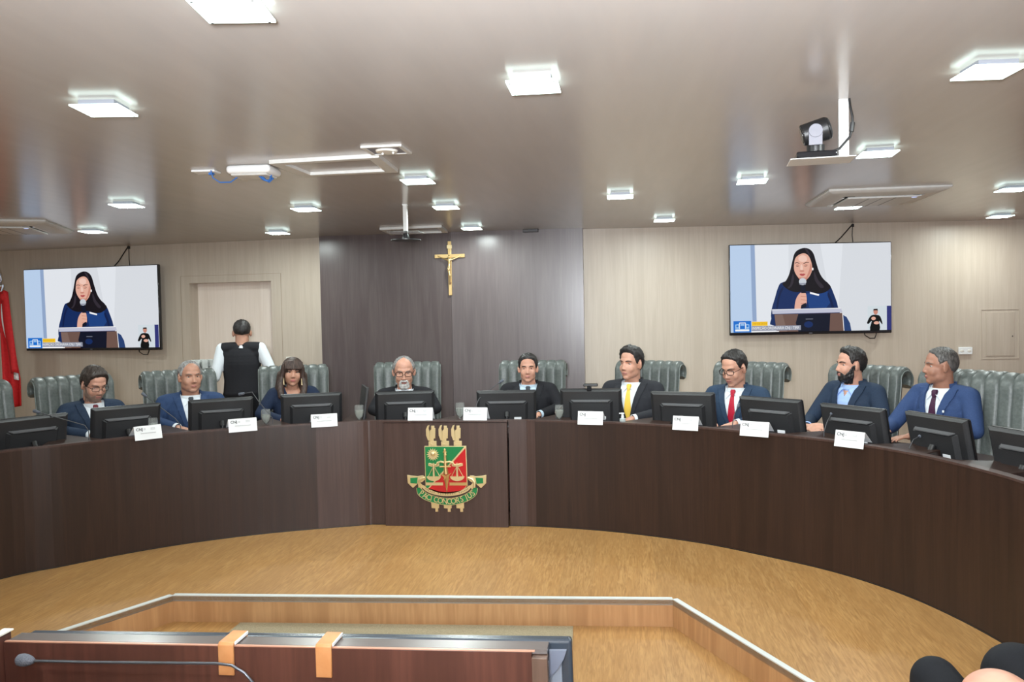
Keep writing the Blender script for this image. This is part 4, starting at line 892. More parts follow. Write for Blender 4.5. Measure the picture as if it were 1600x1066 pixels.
def person(label, loc, yaw, cfg):
    """local frame: floor under the hips is the origin, +Y is where the person faces"""
    c = cfg; t = thing('person', label, 'person', (loc[0], loc[1], 0), yaw, c.get('group'))
    hs = c.get('hs', 1.04); H = Vector(c['head']); R0 = c.get('scale', 1)
    zs = c['zs']; ln = c.get('lean', .05); bw = c.get('bw', 1.0); hip = Vector(c.get('hip', (0, 0, .56)))
    Nk = Vector((0, ln, zs+.045)); Nk += (H-Vector((0, ln+.025, zs+.175)))*.25
    T, R_ = head_frame(H, c.get('hyaw', 0), c.get('hpitch', 0), c.get('hroll', 0), hs)
    sw_ = c.get('shoulder', .18)*bw
    SH = {s_: Vector((s_*sw_, ln-.012, zs-.01)) for s_ in (-1, 1)}
    EL = {-1: Vector(c.get('elL', (-.27, .10, .80))), 1: Vector(c.get('elR', (.27, .10, .80)))}
    WR = {-1: Vector(c.get('wrL', (-.11, .34, .77))), 1: Vector(c.get('wrR', (.11, .34, .77)))}
    def torso(inf, low=hip, k=1.0):
        out = []; n = 15
        for i in range(n+1):
            u = i/n; p = lerp(low, Vector((0, ln, zs-.03)), u)
            w_ = interp([(0, .165), (.3, .155), (.65, .172), (.85, .172), (1, .135)], u)*bw*c.get('belly', 1)**(1-u); d_ = interp([(0, .125), (.3, .118), (.7, .122), (.9, .105), (1, .08)], u)*bw*c.get('belly', 1)**(1-u)
            out.append(('e', p, (w_+inf, d_+inf, .07)))
        for s_ in (-1, 1):
            out.append(('c', Nk+Vector((s_*.035, -.02, -.035)), .048+inf*.6, SH[s_]+Vector((-s_*.02, 0, .0)), .052+inf*.7))
            out.append(('c', Nk+Vector((s_*.06, .0, -.10)), .06+inf*.6, SH[s_]+Vector((-s_*.03, 0.0, -.05)), .055+inf*.7))
        return out
    def arms(inf, upto=1.0, sides=(-1, 1)):
        out = []
        for s_ in sides:
            e_, w_ = EL[s_], WR[s_]; w2 = lerp(e_, w_, upto)
            out += [('c', SH[s_], .050+inf, lerp(SH[s_], e_, .5), .046+inf), ('c', lerp(SH[s_], e_, .5), .046+inf, e_, .038+inf), ('c', e_, .038+inf, w2, lerp(.038, .026, upto)+inf*.9)]
        return out
    KN = {-1: Vector(c.get('knL', (-.13, .42, .50))), 1: Vector(c.get('knR', (.13, .42, .50)))}
    AN = {-1: Vector(c.get('anL', (-.13, .40, .09))), 1: Vector(c.get('anR', (.13, .40, .09)))}
    def legs(inf, upto=1.0):
        out = []
        for s_ in (-1, 1):
            hj = hip+Vector((s_*.085, 0, -.02)); kr_ = c.get('kneeR', .054) if s_ > 0 else c.get('kneeL', .054); out += [('c', hj, .078+inf, KN[s_], kr_+inf), ('c', KN[s_], kr_+inf, lerp(KN[s_], AN[s_], .35), .052+inf), ('c', lerp(KN[s_], AN[s_], .35), .052+inf, lerp(KN[s_], AN[s_], upto), .034+inf*1.3)]
        return out
    # body: one continuous skin surface
    sk = c['skin']; pcs = head_pieces(T, R_, hs, c)
    pcs += [('c', T((0, -.018, -.045)), .056*hs*c.get('neck', 1), Nk+Vector((0, -.012, -.02)), .060*c.get('neck', 1)), ('c', T((0, .01, -.07)), .042*hs, Nk+Vector((0, .0, .0)), .05)]
    pcs += torso(-.004) + arms(-.004) + legs(0)
    for s_ in (-1, 1):
        hd = c.get('hand%s' % ('L' if s_ < 0 else 'R'), dict())
        dv = hd.get('dir', (-s_*.35, .9, -.05)); pcs += hand_pieces(WR[s_]+(WR[s_]-EL[s_]).normalized()*.015, dv, hd.get('palm', (0, 0, -1)), hd.get('curl', .35), s_*hd.get('flip', 1), 1.0)
        a = AN[s_]; pcs += [('c', a+Vector((0, -.03, -.03)), .032, a+Vector((0, .12, -.055)), .026)]
    me = union(pcs, .0055, 'body', sk, 4)
    fr = R_.inverted()
    for v in me.vertices:           # eye sockets and temples
        q = (fr @ (v.co-H))/hs
        if q.y > .03 and abs(q.z) < .05:
            for s_ in (-1, 1):
                g = exp(-((q.x-s_*.031)/.016)**2-((q.z-.006)/.011)**2); v.co -= (R_ @ Vector((0, 1, 0)))*g*.0075*hs
    body = bpy.data.objects.new('body', me); link(body, t)
    bv = bvh_of(me)
    def surf(x, z, lift=0, fr_y=.2):
        o = T((x, fr_y, z)); d = R_ @ Vector((0, -1, 0)); h = bv.ray_cast(o, d, .3)
        p = h[0] if h[0] is not None else T((x, .08, z)); return p + (R_ @ Vector((0, 1, 0)))*lift
    if not c.get('noface'):
        gz = c.get('gaze', 0); down = c.get('eyes_down', 0)
        for s_ in (-1, 1):
            p = surf(s_*.031, .005, -.0075*hs); mb = MB(); mb.ell(p, (.0125*hs, .0105*hs, .0062*hs*(1-.55*down)), R_, seg=16); mb.build('eye', EYEW, body, smooth=180)
            mb = MB(); mb.ell(p+(R_ @ Vector((gz*.005, .0075, -.001*down)))*hs, (.0052*hs, .0036*hs, .0052*hs*(1-.5*down)), R_, seg=14); mb.build('iris', EYED, body, smooth=180)
            mb = MB(); mb.tube([surf(s_*.031+dx*.001, .005+zz*.001, .0006) for dx, zz in ((-13, 1), (-7, 6.2), (0, 7.4), (7, 6.2), (13, 1))], .0017*hs, 6); mb.build('upper_lid', c['brow'] if c.get('lash') else sk, body, smooth=60)
            mb = MB(); bt = c.get('brow_t', .0034)
            mb.tube([surf(s_*x*.001, .024+zz*.001, .0008) for x, zz in ((14, -1), (22, 2), (32, 4), (42, 3), (50, -3))], [bt*.9, bt, bt, bt*.8, bt*.4], 8); mb.build('eyebrow', c['brow'], body, smooth=60)
        mb = MB(); lw_ = .022
        mb.tube([surf(x*.001, -.0585-(abs(x)/22)**2*.0015+(.0012 if abs(x) in (5,) else 0), .0004) for x in (-22, -13, -5, 0, 5, 13, 22)], [v*hs for v in (.0012, .0030, .0038, .0032, .0038, .0030, .0012)], 8)
        mb.tube([surf(x*.001, -.0660+(abs(x)/22)**2*.004, .0002) for x in (-19, -11, 0, 11, 19)], [v*hs for v in (.0015, .0038, .0046, .0038, .0015)], 8)
        mb.build('lips', c.get('lips') or LIPM, body, smooth=60)
        mb = MB(); mb.tube([surf(x*.001, -.0622, .0030) for x in (-20, -10, 0, 10, 20)], .0011*hs, 6); mb.build('mouth_line', MOUTH, body, smooth=60)
    # hair
    if c.get('hair'):
        st = HAIR[c['hair']]; tt, ts = c.get('hair_top', st['top']), st['side']; pk = c.get('part', 0)
        def hf(az, el):
            a = abs(az); k = el-interp(st['line'], a); s_ = sstep(-1, 9, k)
            th = lerp(ts, tt, sstep(20, 60, el)); th += c.get('quiff', 0)*sstep(25, 50, el)*sstep(110, 20, a) if c.get('quiff') else 0
            th += pk*sin(radians(az))*sstep(30, 60, el)
            return lerp(-.010, th, s_)
        o = bpy.data.objects.new('hair', shell(T, R_, hs, bv, hf, 'hair', c['hairm'])); link(o, t)
    if c.get('beard'):
        bt_, full = c['beard']
        def bf(az, el):
            a = abs(az); lo = -84
            top = interp([(0, -26), (12, -26), (20, -30), (34, -40), (55, -26), (74, 0), (90, 5)], a) if full else interp([(0, -25), (14, -25), (24, -34), (32, -52), (60, -70)], a)
            lim = 92 if full else 40
            s_ = sstep(top+3, top-3, el)*sstep(lim, lim-10, a)
            if a < 13 and -40 < el < -31: s_ *= .0
            return lerp(-.008, bt_*(1+.5*sstep(-35, -60, el)), s_)
        o = bpy.data.objects.new('beard', shell(T, R_, hs, bv, bf, 'beard', c['beardm'], nu=70, nv=44, el0=-85, el1=10, az0=-100, az1=100)); link(o, t)
    if c.get('long_hair'):
        hp = []
        for k, (p, r) in enumerate([((0, -.02, .045), (.090, .108, .090)), ((0, -.05, -.02), (.092, .075, .10))]): hp.append(('e', T(p), tuple(v*hs for v in r), R_))
        for s_ in (-1, 1):
            for (p, r0, q, r1) in (((.070, .015, .05), .026, (.086, .008, -.04), .021), ((.086, .008, -.04), .021, (.098, .025, -.12), .030), ((.098, .025, -.12), .030, (.088, .055, -.20), .026), ((.09, -.02, -.02), .035, (.10, -.02, -.16), .04)):
                hp.append(('c', T((s_*p[0], p[1], p[2])), r0*hs, T((s_*q[0], q[1], q[2])), r1*hs))
        for x in range(-5, 6): # fringe
            hp.append(('c', T((x*.012, .072-abs(x)*.004, .095-abs(x)*.002)), .017*hs, T((x*.0128, .096-abs(x)*.0052, .036+.0010*((x*7) % 3))), .0075*hs))
        o = bpy.data.objects.new('hair', union(hp, .005, 'hair', c['hairm'], 2)); link(o, t)
        for s_ in (-1, 1):
            mb = MB(); p = T((s_*.071, .045, -.045)); mb.tube([p, p+Vector((s_*.002, .004, -.03)), p+Vector((s_*.002, .004, -.055))], [.002, .0035, .005], 6); mb.build('earring', M['golds'], body, smooth=60)
    if c.get('glasses'):
        gm, gl = c['glasses'], MB(); gz0 = c.get('glass_drop', 0); rim = []
        for s_ in (-1, 1):
            ctr = T((s_*.0335, .096, .006-gz0)); pts = []
            for i in range(17):
                a = 2*pi*i/16; ca, sa = cos(a), sin(a); pts.append(ctr + R_ @ (Vector((.0255*math.copysign(abs(ca)**.55, ca), -.010*abs(ca)*(1 if ca*s_ > 0 else 0), .0165*math.copysign(abs(sa)**.6, sa)))*hs))
            gl.tube(pts, c.get('rim', .0018)*hs, 6); gl.tube([T((s_*.056, .091, .006-gz0)), T((s_*.074, .05, .010-gz0*.6)), T((s_*.082, -.005, .014))], .0018*hs, 6)
        gl.tube([T((-.010, .103, .004-gz0)), T((0, .107, .007-gz0)), T((.010, .103, .004-gz0))], .0016*hs, 6); gl.build('glasses', gm, t, smooth=60)
    # shirt
    shm = c.get('shirt')
    tors_bv = bv
    if shm:
        full = c.get('shirt_arms')
        pc = torso(.006) + (arms(.008, .96) if full else [])
        me = union(pc, .008, 'shirt', shm, 5); sbv = bvh_of(me); bm = bmesh.new(); bm.from_mesh(me); kill = []
        for f in bm.faces:
            m_ = f.calc_center_median()-Nk; rr = sqrt(m_.x**2+(m_.y+.006)**2)
            if m_.z > -.062 and rr < .0655*c.get('neck', 1): kill.append(f)
            elif not c.get('tie') and not full and m_.y > 0 and m_.z > -.085 and abs(m_.x) < .034*(m_.z+.085)/.06: kill.append(f)
        bmesh.ops.delete(bm, geom=kill, context='FACES'); bm.to_mesh(me); bm.free(); o = bpy.data.objects.new('shirt', me); link(o, t); tors_bv = sbv
        # collar: standing band and two points
        ax = (T((0, -.01, -.06))-Nk).normalized(); q = ax.to_track_quat('Z', 'Y').to_matrix(); rows = []
        rn = .0670*c.get('neck', 1); op = 0 if c.get('tie') else 18
        for rr, zz in ((rn+.004, -.030), (rn-.004, .020), (rn-.001, .026), (rn+.008, .004), (rn+.014, -.034)):
            row = []
            for j in range(41):
                a = radians(90+op+8+(360-2*(op+8))*j/40); z_ = zz*.8 - .040*(.5+.5*sin(a))**1.3*(1 if zz > 0 else .45) ; row.append(Nk + Vector((0, -.004, -.012)) + q @ Vector((rr*cos(a), rr*sin(a), z_)))
            rows.append(row)
        mb = MB(); mb.grid(rows); col = mb.build('collar', shm, o, smooth=60); sm = col.modifiers.new('s', 'SOLIDIFY'); sm.thickness = .002
        for s_ in (-1, 1):
            mb = MB()
            def fs(x, z, l=.004):
                h = sbv.ray_cast(Vector((x, .5, z)), Vector((0, -1, 0)), 1); return (h[0] if h[0] is not None else Vector((x, ln+.07, z)))+Vector((0, l, 0))
            zc = Nk.z
            top = Nk+Vector((0, -.004, -.010))+q @ Vector(((rn+.006)*s_*sin(radians(op+6)), (rn+.006)*cos(radians(op+6)), -.004)); out_ = Nk+q @ Vector(((rn+.010)*s_*.85, (rn+.010)*.5, -.014))
            tip = fs(s_*(.046+.001*op), zc-.084, .012); inn = fs(s_*(.010+.0008*op), zc-.040, .018)
            mb.prism([top, inn, tip, out_], (0, -.003, 0)); mb.build('collar_point', shm, o)
        if c.get('cuffs', True) and not full:
            for s_ in (-1, 1):
                w_, e_ = WR[s_], EL[s_]; dd = (w_-e_).normalized(); mb = MB(); mb.cyl(w_-dd*.03, w_+dd*.012, .034, .033, 20, caps=False); cf = mb.build('cuff', shm, o, smooth=60); sm = cf.modifiers.new('s', 'SOLIDIFY'); sm.thickness = .003
        elif full:
            for s_ in (-1, 1):
                w_, e_ = WR[s_], EL[s_]; dd = (w_-e_).normalized(); mb = MB(); mb.cyl(w_-dd*.05, w_+dd*.005, .038, .037, 20); mb.build('cuff', shm, o, smooth=60)
        if c.get('tie'):
            tz = Nk.z-.026; tm_ = c['tie']; mb = MB(); L_, Rr, B1, B2 = [], [], [], []
            def fz(x, z, l):
                h = sbv.ray_cast(Vector((x, .6, z)), Vector((0, -1, 0)), 1); return Vector((x, (h[0].y if h[0] is not None else ln+.1)+l, z))
            kn = MB(); rows = []
            for z_, w_, l in ((.010, .013, .016), (.0, .0205, .021), (-.02, .017, .020), (-.036, .011, .014)):
                y0 = fz(0, tz+z_, l).y if z_ < 0 else fz(0, tz-.015, l-.002).y-.4*z_*0
                rows.append([(-w_, y0-.020, tz+z_), (-w_*.8, y0-.004, tz+z_), (0, y0, tz+z_), (w_*.8, y0-.004, tz+z_), (w_, y0-.020, tz+z_)])
            kn.grid(rows, close_u=True); kn.face(rows[0]); kn.face(rows[-1]); tie = kn.build('tie', tm_, t, smooth=50)
            rows = []
            for i in range(15):
                u = i/14; z_ = tz-.030-.34*u; w_ = lerp(.013, .042, min(1, u*1.25)); y = fz(0, z_, .007).y
                rows.append([(-w_, y-.004, z_), (0, y, z_), (w_, y-.004, z_), (w_, y-.008, z_), (-w_, y-.008, z_)])
            mb.grid(rows, close_u=True); mb.face(rows[0]); mb.face(rows[-1]); mb.build('blade', tm_, tie, smooth=50)
    # jacket or waistcoat
    if c.get('jacket'):
        jm = c['jacket']; vest = c.get('vest'); vz = zs - c.get('vdepth', .30)
        pc = torso(.020 if not vest else .014, low=hip+Vector((0, 0, .0)))
        if not vest: pc += arms(.010, .93)
        me = union(pc, .0085, 'jacket', jm, 6); bm = bmesh.new(); bm.from_mesh(me)
        topw = c.get('vw', .080)
        A = Vector((0, 0, vz)); B = Vector((topw, 0, zs+.05)); A2 = Vector((.004, 0, vz-.03)); B2 = Vector((topw+.052, 0, zs+.03))
        def side(p, a, b, s_):  # >0 : inside (towards the centre line, above)
            return (b.x-a.x)*(p.z-a.z)-(b.z-a.z)*(s_*p.x-a.x)
        for s_ in (-1, 1):
            for a, b in ((A, B), (A2, B2)):
                d_ = Vector((s_*(b.x-a.x), 0, b.z-a.z)); nn = Vector((d_.z, 0, -d_.x))
                bmesh.ops.bisect_plane(bm, geom=bm.verts[:]+bm.edges[:]+bm.faces[:], plane_co=Vector((s_*a.x, 0, a.z)), plane_no=nn)
        if not vest or c.get('vfront', True):
            kill, lap = [], []
            for f in bm.faces:
                m_ = f.calc_center_median(); s_ = 1 if m_.x >= 0 else -1
                if m_.y > ln-.0 and m_.z > vz-.03 and abs(m_.x) < .16:
                    if side(m_, A, B, s_) > 0: kill.append(f)
                    elif side(m_, A2, B2, s_) > 0 and m_.z < zs+.035 and f.normal.y > .05: lap.append(f)
            neck_r = .070
            kset = set(kill)
            for f in bm.faces:
                m_ = f.calc_center_median()
                if f not in kset and (Vector((m_.x, m_.y))-Vector((Nk.x, Nk.y-.01))).length < neck_r and m_.z > zs+.0: kill.append(f)
            lapm = bmesh.new(); mp_ = {}
            if not vest:
                kk = set(kill)
                for f in lap:
                    if f in kk: continue
                    vs = []
                    for v in f.verts:
                        if v not in mp_: mp_[v] = lapm.verts.new(v.co + v.normal*.007)
                        vs.append(mp_[v])
                    lapm.faces.new(vs)
            bmesh.ops.delete(bm, geom=list(set(kill)), context='FACES')
        bm.to_mesh(me); bm.free(); me.polygons.foreach_set('use_smooth', [True]*len(me.polygons))
        jk = bpy.data.objects.new('waistcoat' if vest else c.get('top_name', 'jacket'), me); link(jk, t); sm = jk.modifiers.new('s', 'SOLIDIFY'); sm.thickness = .006; sm.offset = -1
        if not vest and not c.get('nolapel'):
            lme = bpy.data.meshes.new('lapel'); lapm.to_mesh(lme); lme.materials.append(jm); lme.polygons.foreach_set('use_smooth', [True]*len(lme.polygons))
            lo = bpy.data.objects.new('lapels', lme); link(lo, jk); sm = lo.modifiers.new('s', 'SOLIDIFY'); sm.thickness = .005; sm.offset = -1
            lapm.free()
            # collar fold round the back of the neck
            rows = []
            for rr, zz in ((.077, .000), (.074, .026), (.080, .030), (.092, .002)):
                rows.append([Nk+Vector((rr*cos(radians(a)), -.010+rr*sin(radians(a)), zz-.012*max(0, sin(radians(a))+.2))) for a in range(150, 391, 12)])
            mb = MB(); mb.grid(rows); mb.build('jacket_collar', jm, jk, smooth=60)
        if c.get('pin'):
            z_ = zs-.10; x_ = c['pin']*.085; jb = bvh_of(me); h = jb.ray_cast(Vector((x_, .6, z_)), Vector((0, -1, 0)), 1)
            if h[0] is not None: MB().box(h[0]+Vector((0, .012, 0)), (.012, .004, .014)).build('lapel_pin', M['white'], jk)
    tr = c.get('trousers', TROU)
    me = union(legs(.014, .93)+[('e', hip+Vector((0, 0, -.0)), (.168*bw, .13*bw, .10))], .010, 'trousers', tr, 4); o = bpy.data.objects.new('trousers', me); link(o, t)
    for s_ in (-1, 1):
        a = AN[s_]; o = bpy.data.objects.new('shoe', union([('c', a+Vector((0, -.03, -.045)), .040, a+Vector((0, .13, -.055)), .032), ('e', a+Vector((0, .06, -.05)), (.045, .13, .035)), ('e', a+Vector((0, -.02, -.015)), (.040, .05, .045))], .008, 'shoe', M['blackgloss'], 3)); link(o, t)
    return t, T
EYEW = mat('eye_white', (.42, .38, .36), .25); EYED = mat('iris_dark', (.02, .012, .01), .15); MOUTH = mat('mouth_shadow_line', (.16, .05, .045), .6); LIPM = mat('lips_rose', (.46, .19, .16), .5)
SK1 = skin_mat('skin_light', (.52, .27, .19)); SK2 = skin_mat('skin_tan', (.42, .215, .145)); SK3 = skin_mat('skin_brown', (.34, .165, .11)); SK4 = skin_mat('skin_pink', (.72, .40, .29), .3)
NAVY = cloth_mat('navy_wool', (.016, .028, .053)); BLUE = cloth_mat('blue_wool', (.022, .044, .105)); BLUE2 = cloth_mat('bright_blue_wool', (.028, .053, .135)); STEEL = cloth_mat('steel_blue_wool', (.022, .042, .078)); CHAR = cloth_mat('charcoal_wool', (.020, .021, .026)); BLK = cloth_mat('black_wool', (.012, .012, .015)); DNAVY = cloth_mat('dark_navy_wool', (.010, .018, .042)); TROU = cloth_mat('dark_trousers', (.007, .008, .011))
SHW = cloth_mat('white_shirt', (.70, .74, .78)); SHB = cloth_mat('light_blue_shirt', (.34, .47, .78)); SHS = cloth_mat('pale_blue_shirt', (.45, .56, .66))
TY = cloth_mat('yellow_tie', (.78, .52, .08), .5); TR_ = cloth_mat('red_tie', (.36, .01, .03), .5); TG = cloth_mat('dark_grey_tie', (.03, .035, .045), .5); TM = cloth_mat('maroon_tie', (.14, .02, .03), .5); TP = cloth_mat('dark_purple_tie', (.045, .012, .035), .5)
HB = hair_mat('hair_black', (.010, .008, .008), (.022, .018, .017)); HBr = hair_mat('hair_dark_brown', (.020, .013, .010), (.045, .030, .024)); HG = hair_mat('hair_grey', (.14, .13, .13), (.28, .27, .26)); HS = hair_mat('hair_salt_pepper', (.045, .042, .04), (.12, .11, .105)); HW = hair_mat('hair_white', (.42, .40, .38), (.60, .58, .56)); HF = hair_mat('hair_brown_glossy', (.026, .014, .010), (.07, .04, .03))
BRN = mat('brow_dark', (.03, .02, .017), .8); BRG = mat('brow_grey', (.16, .13, .11), .8)
STB = skin_mat('stubble_skin', (.26, .17, .13)); GLB = mat('black_glasses', (.01, .01, .01), .2); GLR = mat('rimless_wire', (.35, .32, .30), .3, .8)

def seated(px, py, d, label, face, body, **k):
    """px, py: centre of the head; d: distance of the head behind the bench line; angles are 0 = towards -Y, positive = towards +X"""
    p, n = on_desk(px, d, py); dist = (Vector((p.x, p.y, 0))-Vector((0, 0, 0))).length
    r = ray(px, py); tt = dist/Vector((r.x, r.y)).length; hz = CZ + r.z*tt
    yaw = radians(180+body); lean = k.get('lean', .05); zs = hz-.172*k.get('hs', 1)+k.get('dz', 0); fwd = k.get('fwd', .025)
    Rz = Matrix.Rotation(yaw, 3, 'Z'); off = Rz @ Vector((0, lean+fwd, 0)); org = Vector((p.x, p.y, 0))-off
    cfg = dict(head=(0, lean+fwd, hz), zs=zs, lean=lean, hyaw=face-body, hip=(0, 0, min(.56, zs-.40))); cfg.update(k)
    t, T = person(label, (org.x, org.y), yaw, cfg)
    return t, org, yaw
def chair_behind(org, a, label, back=.02, px=None, d=None):
    f = Vector((sin(radians(a)), -cos(radians(a)))); p = Vector((org.x, org.y)) - f*back
    if px is not None: p, _ = on_desk(px, d)
    return chair(p.x, p.y, a, label)
def hands_on_desk(x=.10, y=.30, z=.77): return dict(wrL=(-x, y, z), wrR=(x, y, z), elL=(-.26, .06, z+.02), elR=(.26, .06, z+.02))
PEOPLE = []
def S_(*a, **k): PEOPLE.append(seated(*a, **k)); return PEOPLE[-1]
S_(147, 601, 0.8, 'person in a navy suit and glasses looking down at the left', 62, 52, skin=SK1, hair='full', hairm=HBr, brow=BRN, glasses=GLB, hpitch=-22, eyes_down=1, jacket=NAVY, shirt=SHW, tie=TM, beard=(.0028, True), beardm=STB, fwd=.06, hs=1.06)
S_(297, 589.5, 0.8, 'person in a blue suit with short grey receding hair and dark tie', 46, 30, skin=SK2, hair='receding', hairm=HG, brow=BRG, jacket=BLUE, shirt=SHW, tie=TG, hs=1.08, bw=1.12, face_w=1.06, jaw_w=1.12, neck=1.1, hpitch=0)
S_(457, 582.5, 0.86, 'person with long brown hair and a fringe in a dark navy top', 27, 26, skin=SK2, long_hair=True, hairm=HF, brow=BRN, lash=True, lips=mat('lips_red_rose', (.5, .13, .13), .4), jacket=DNAVY, nolapel=True, vdepth=.14, vw=.07, hs=1.0, bw=.86, neck=.85, jaw_w=.9, hroll=-4)
S_(631, 581, 0.76, 'person with a white beard and glasses in a black suit', 15, 10, skin=SK1, hair='bald_top', hairm=HG, brow=BRG, glasses=GLB, rim=.0022, hpitch=-12, eyes_down=.8, jacket=BLK, shirt=SHW, beard=(.011, False), beardm=HW, hs=1.13, bw=1.05, fwd=.05, tie=TG, jaw_w=1.05)
S_(825, 576.5, 0.86, 'person with dark hair, black suit and pale blue collar before the dark wall', 4, 2, skin=SK1, hair='side_part', hairm=HB, brow=BRN, jacket=BLK, shirt=SHS, tie=TG, hs=1.0, bw=1.02)
S_(986, 569, 0.74, 'person in a charcoal suit with a bright yellow tie', -36, -20, skin=SK1, hair='side_part', hairm=HB, quiff=.012, brow=BRN, brow_t=.0042, jacket=CHAR, shirt=SHW, tie=TY, hs=1.1, bw=1.1, vw=.085)
S_(1147, 576, 0.74, 'person in a steel blue suit with red tie and glasses looking down', -44, -28, skin=SK1, hair='short', hairm=HB, brow=BRN, brow_t=.0042, glasses=GLB, rim=.0022, hpitch=-18, eyes_down=1, jacket=STEEL, shirt=SHW, tie=TR_, hs=1.1, fwd=.05, bw=1.05)
S_(1329, 571, 0.86, 'person with a dark beard and open light blue shirt, hands folded', -78, -52, skin=SK1, hair='short', hairm=HB, quiff=.010, brow=BRN, brow_t=.0042, jacket=NAVY, shirt=SHB, beard=(.005, True), beardm=HB, hs=1.0, bw=1.0,
   elL=(-.29, .12, .83), elR=(.24, .20, .80), wrL=(-.02, .36, .79), wrR=(.12, .38, .78), handL=dict(dir=(.9, .35, -.05), palm=(0, -.4, -1), curl=.5), handR=dict(dir=(-.9, .3, 0), palm=(-.1, -.5, -.8), curl=.6))
S_(1469, 573, 0.84, 'person with grey hair in a bright blue suit seen in profile', -92, -56, skin=SK3, hair='crew', hairm=HS, brow=BRG, jacket=BLUE2, shirt=SHW, tie=TP, hs=1.0, bw=.98, pin=-1,
   elL=(-.27, .12, .83), elR=(.24, .22, .82), wrL=(-.06, .38, .80), wrR=(.16, .42, .80), handR=dict(dir=(-.5, .8, .1), palm=(-.5, 0, -.8), curl=.4))
CHL = ['grey-green leather chair of the man looking down at the left', 'grey-green leather chair behind the man in blue suit', 'grey-green leather chair behind the woman', 'green leather chair behind the white-bearded man', 'grey-green leather chair behind the black-suited man with pale blue collar', 'grey-green leather chair behind the yellow-tied man', 'grey-green leather chair behind the red-tied man', 'dark leather chair behind the dark-bearded man', 'dark leather chair behind the grey-haired man in profile']
CHA = [(116, 1.10, 58), (281, 1.12, 44), (459, 1.12, 23), (637, 1.12, 11), (832, 1.12, -4), (1012, 1.06, -28), (1170, 1.06, -34), (1352, 1.08, -52), (1502, 1.02, -56)]
for lb, (px, d, a) in zip(CHL, CHA):
    p, n = on_desk(px, d); f = Vector((sin(radians(a)), -cos(radians(a)))); p = p + f*.27; chair(p.x, p.y, a, lb)
p, n = on_desk(-12, 1.0); chair(p.x+.2, p.y-.2, 75, 'empty leather chair cut off by the left edge')
p, n = on_desk(1600, .82); chair(p.x-.2, p.y+.08, -52, 'empty dark leather chair cut off by the right edge')

# waiter standing with a tray, seen from behind
wp = on_y(378, 600, 7.45); yaw = radians(14)
WZ = on_y(372, 500, 7.5).z
t, T = person('person in a black waistcoat and white shirt carrying a tray, back turned', (wp.x, wp.y), yaw, dict(head=(0, .07, 1.462), zs=1.325, lean=.03, hip=(0, 0, .90), hyaw=12, hpitch=-16, skin=SK2, hair='crew', hairm=HB, brow=BRN, jacket=BLK, vest=True, vfront=False, shirt=SHW, shirt_arms=True, hs=1.02, bw=.97,
   elL=(-.23, -.06, 1.05), wrL=(-.36, .10, 1.075), elR=(.31, -.02, 1.03), wrR=(.46, .16, .90), handL=dict(dir=(-.7, .6, .1), palm=(0, 0, 1), curl=.1, flip=-1), handR=dict(dir=(.4, .7, -.5), palm=(0, -.3, -1), curl=.4),
   knL=(-.10, .02, .50), knR=(.10, .02, .50), anL=(-.11, 0, .09), anR=(.11, 0, .09)))
Rw = Matrix.Rotation(yaw, 3, 'Z'); tp = Vector((wp.x, wp.y, 0)) + Rw @ Vector((-.40, .20, 1.122))
tr = thing('serving_tray', 'round metal serving tray on the waiter\'s left hand', 'tray', tp); MB().lathe([(0, 0), (.15, 0), (.165, .012), (.168, .012), (.152, -.003), (0, -.003)], n=36).build('dish', M['chrome'], tr, smooth=50)
g0 = None
def tumbler_mesh():
    return MB().lathe([(0, .002), (.024, .002), (.030, .088), (.032, .088), (.026, 0), (0, 0)], n=18).mesh('tumbler', M['tumbler'], 60)
M['tumbler'] = mat('tumbler_glass', (.86, .88, .86), .12, trans=.6, ior=1.2)
tmm = tumbler_mesh(); wm = MB().lathe([(0, .004), (.0235, .004), (.0275, .06), (0, .06)], n=18).mesh('tumbler_water', M['water'], 60)
for i, (dx, dy) in enumerate([(-.10, -.04), (-.035, -.065), (.035, -.065), (.10, -.04), (-.07, .03), (0, .0), (.07, .03), (-.03, .085), (.04, .09)]):
    q = tp + Rw @ Vector((dx, dy, .0005)); g = thing('tumbler', 'water tumbler standing on the waiter\'s tray', 'glass', q, 0, 'tumblers on the waiter tray'); link(bpy.data.objects.new('glass_wall', tmm), g); link(bpy.data.objects.new('water', wm), g)

# ================================================================== foreground
q0, q1, q2, q3 = [on_z(*p, LOW) for p in ((383, 972), (900, 977), (905, 1066), (290, 1066))]
def mk_mat():
    a, b = Vector((-2.19, 4.47, 0)), Vector((-.29, 4.565, 0)); n = Vector((.05, -1, 0)).normalized()
    t = thing('carpet_mat', 'thin grey-beige carpet on the lower floor against the step', 'carpet', ((a.x+b.x)/2, a.y-.6, LOW)); o = t.location.copy()
    p = [a, b, b+n*1.5, a+n*1.5+Vector((-.1, 0, 0))]; MB().prism([(v.x-o.x, v.y-o.y, .0) for v in p], (0, 0, .008)).build('carpet', M['mat_floor'], t)
    for k, (x0, x1, y0, y1) in enumerate(((402, 513, 989, 992), (412, 530, 995, 1002))):
        s_ = [on_z(x, y, LOW+.009) for x, y in ((x0, y0), (x1, y0+1.5), (x1+2, y1+2), (x0+6, y1))]; MB().prism([(v.x-o.x, v.y-o.y, .008) for v in s_], (0, 0, .002)).build('tape_strip', noisy('pale_tape', srgb(186, 178, 150), srgb(196, 190, 164), nscale=60, rough=.7), t)
mk_mat()
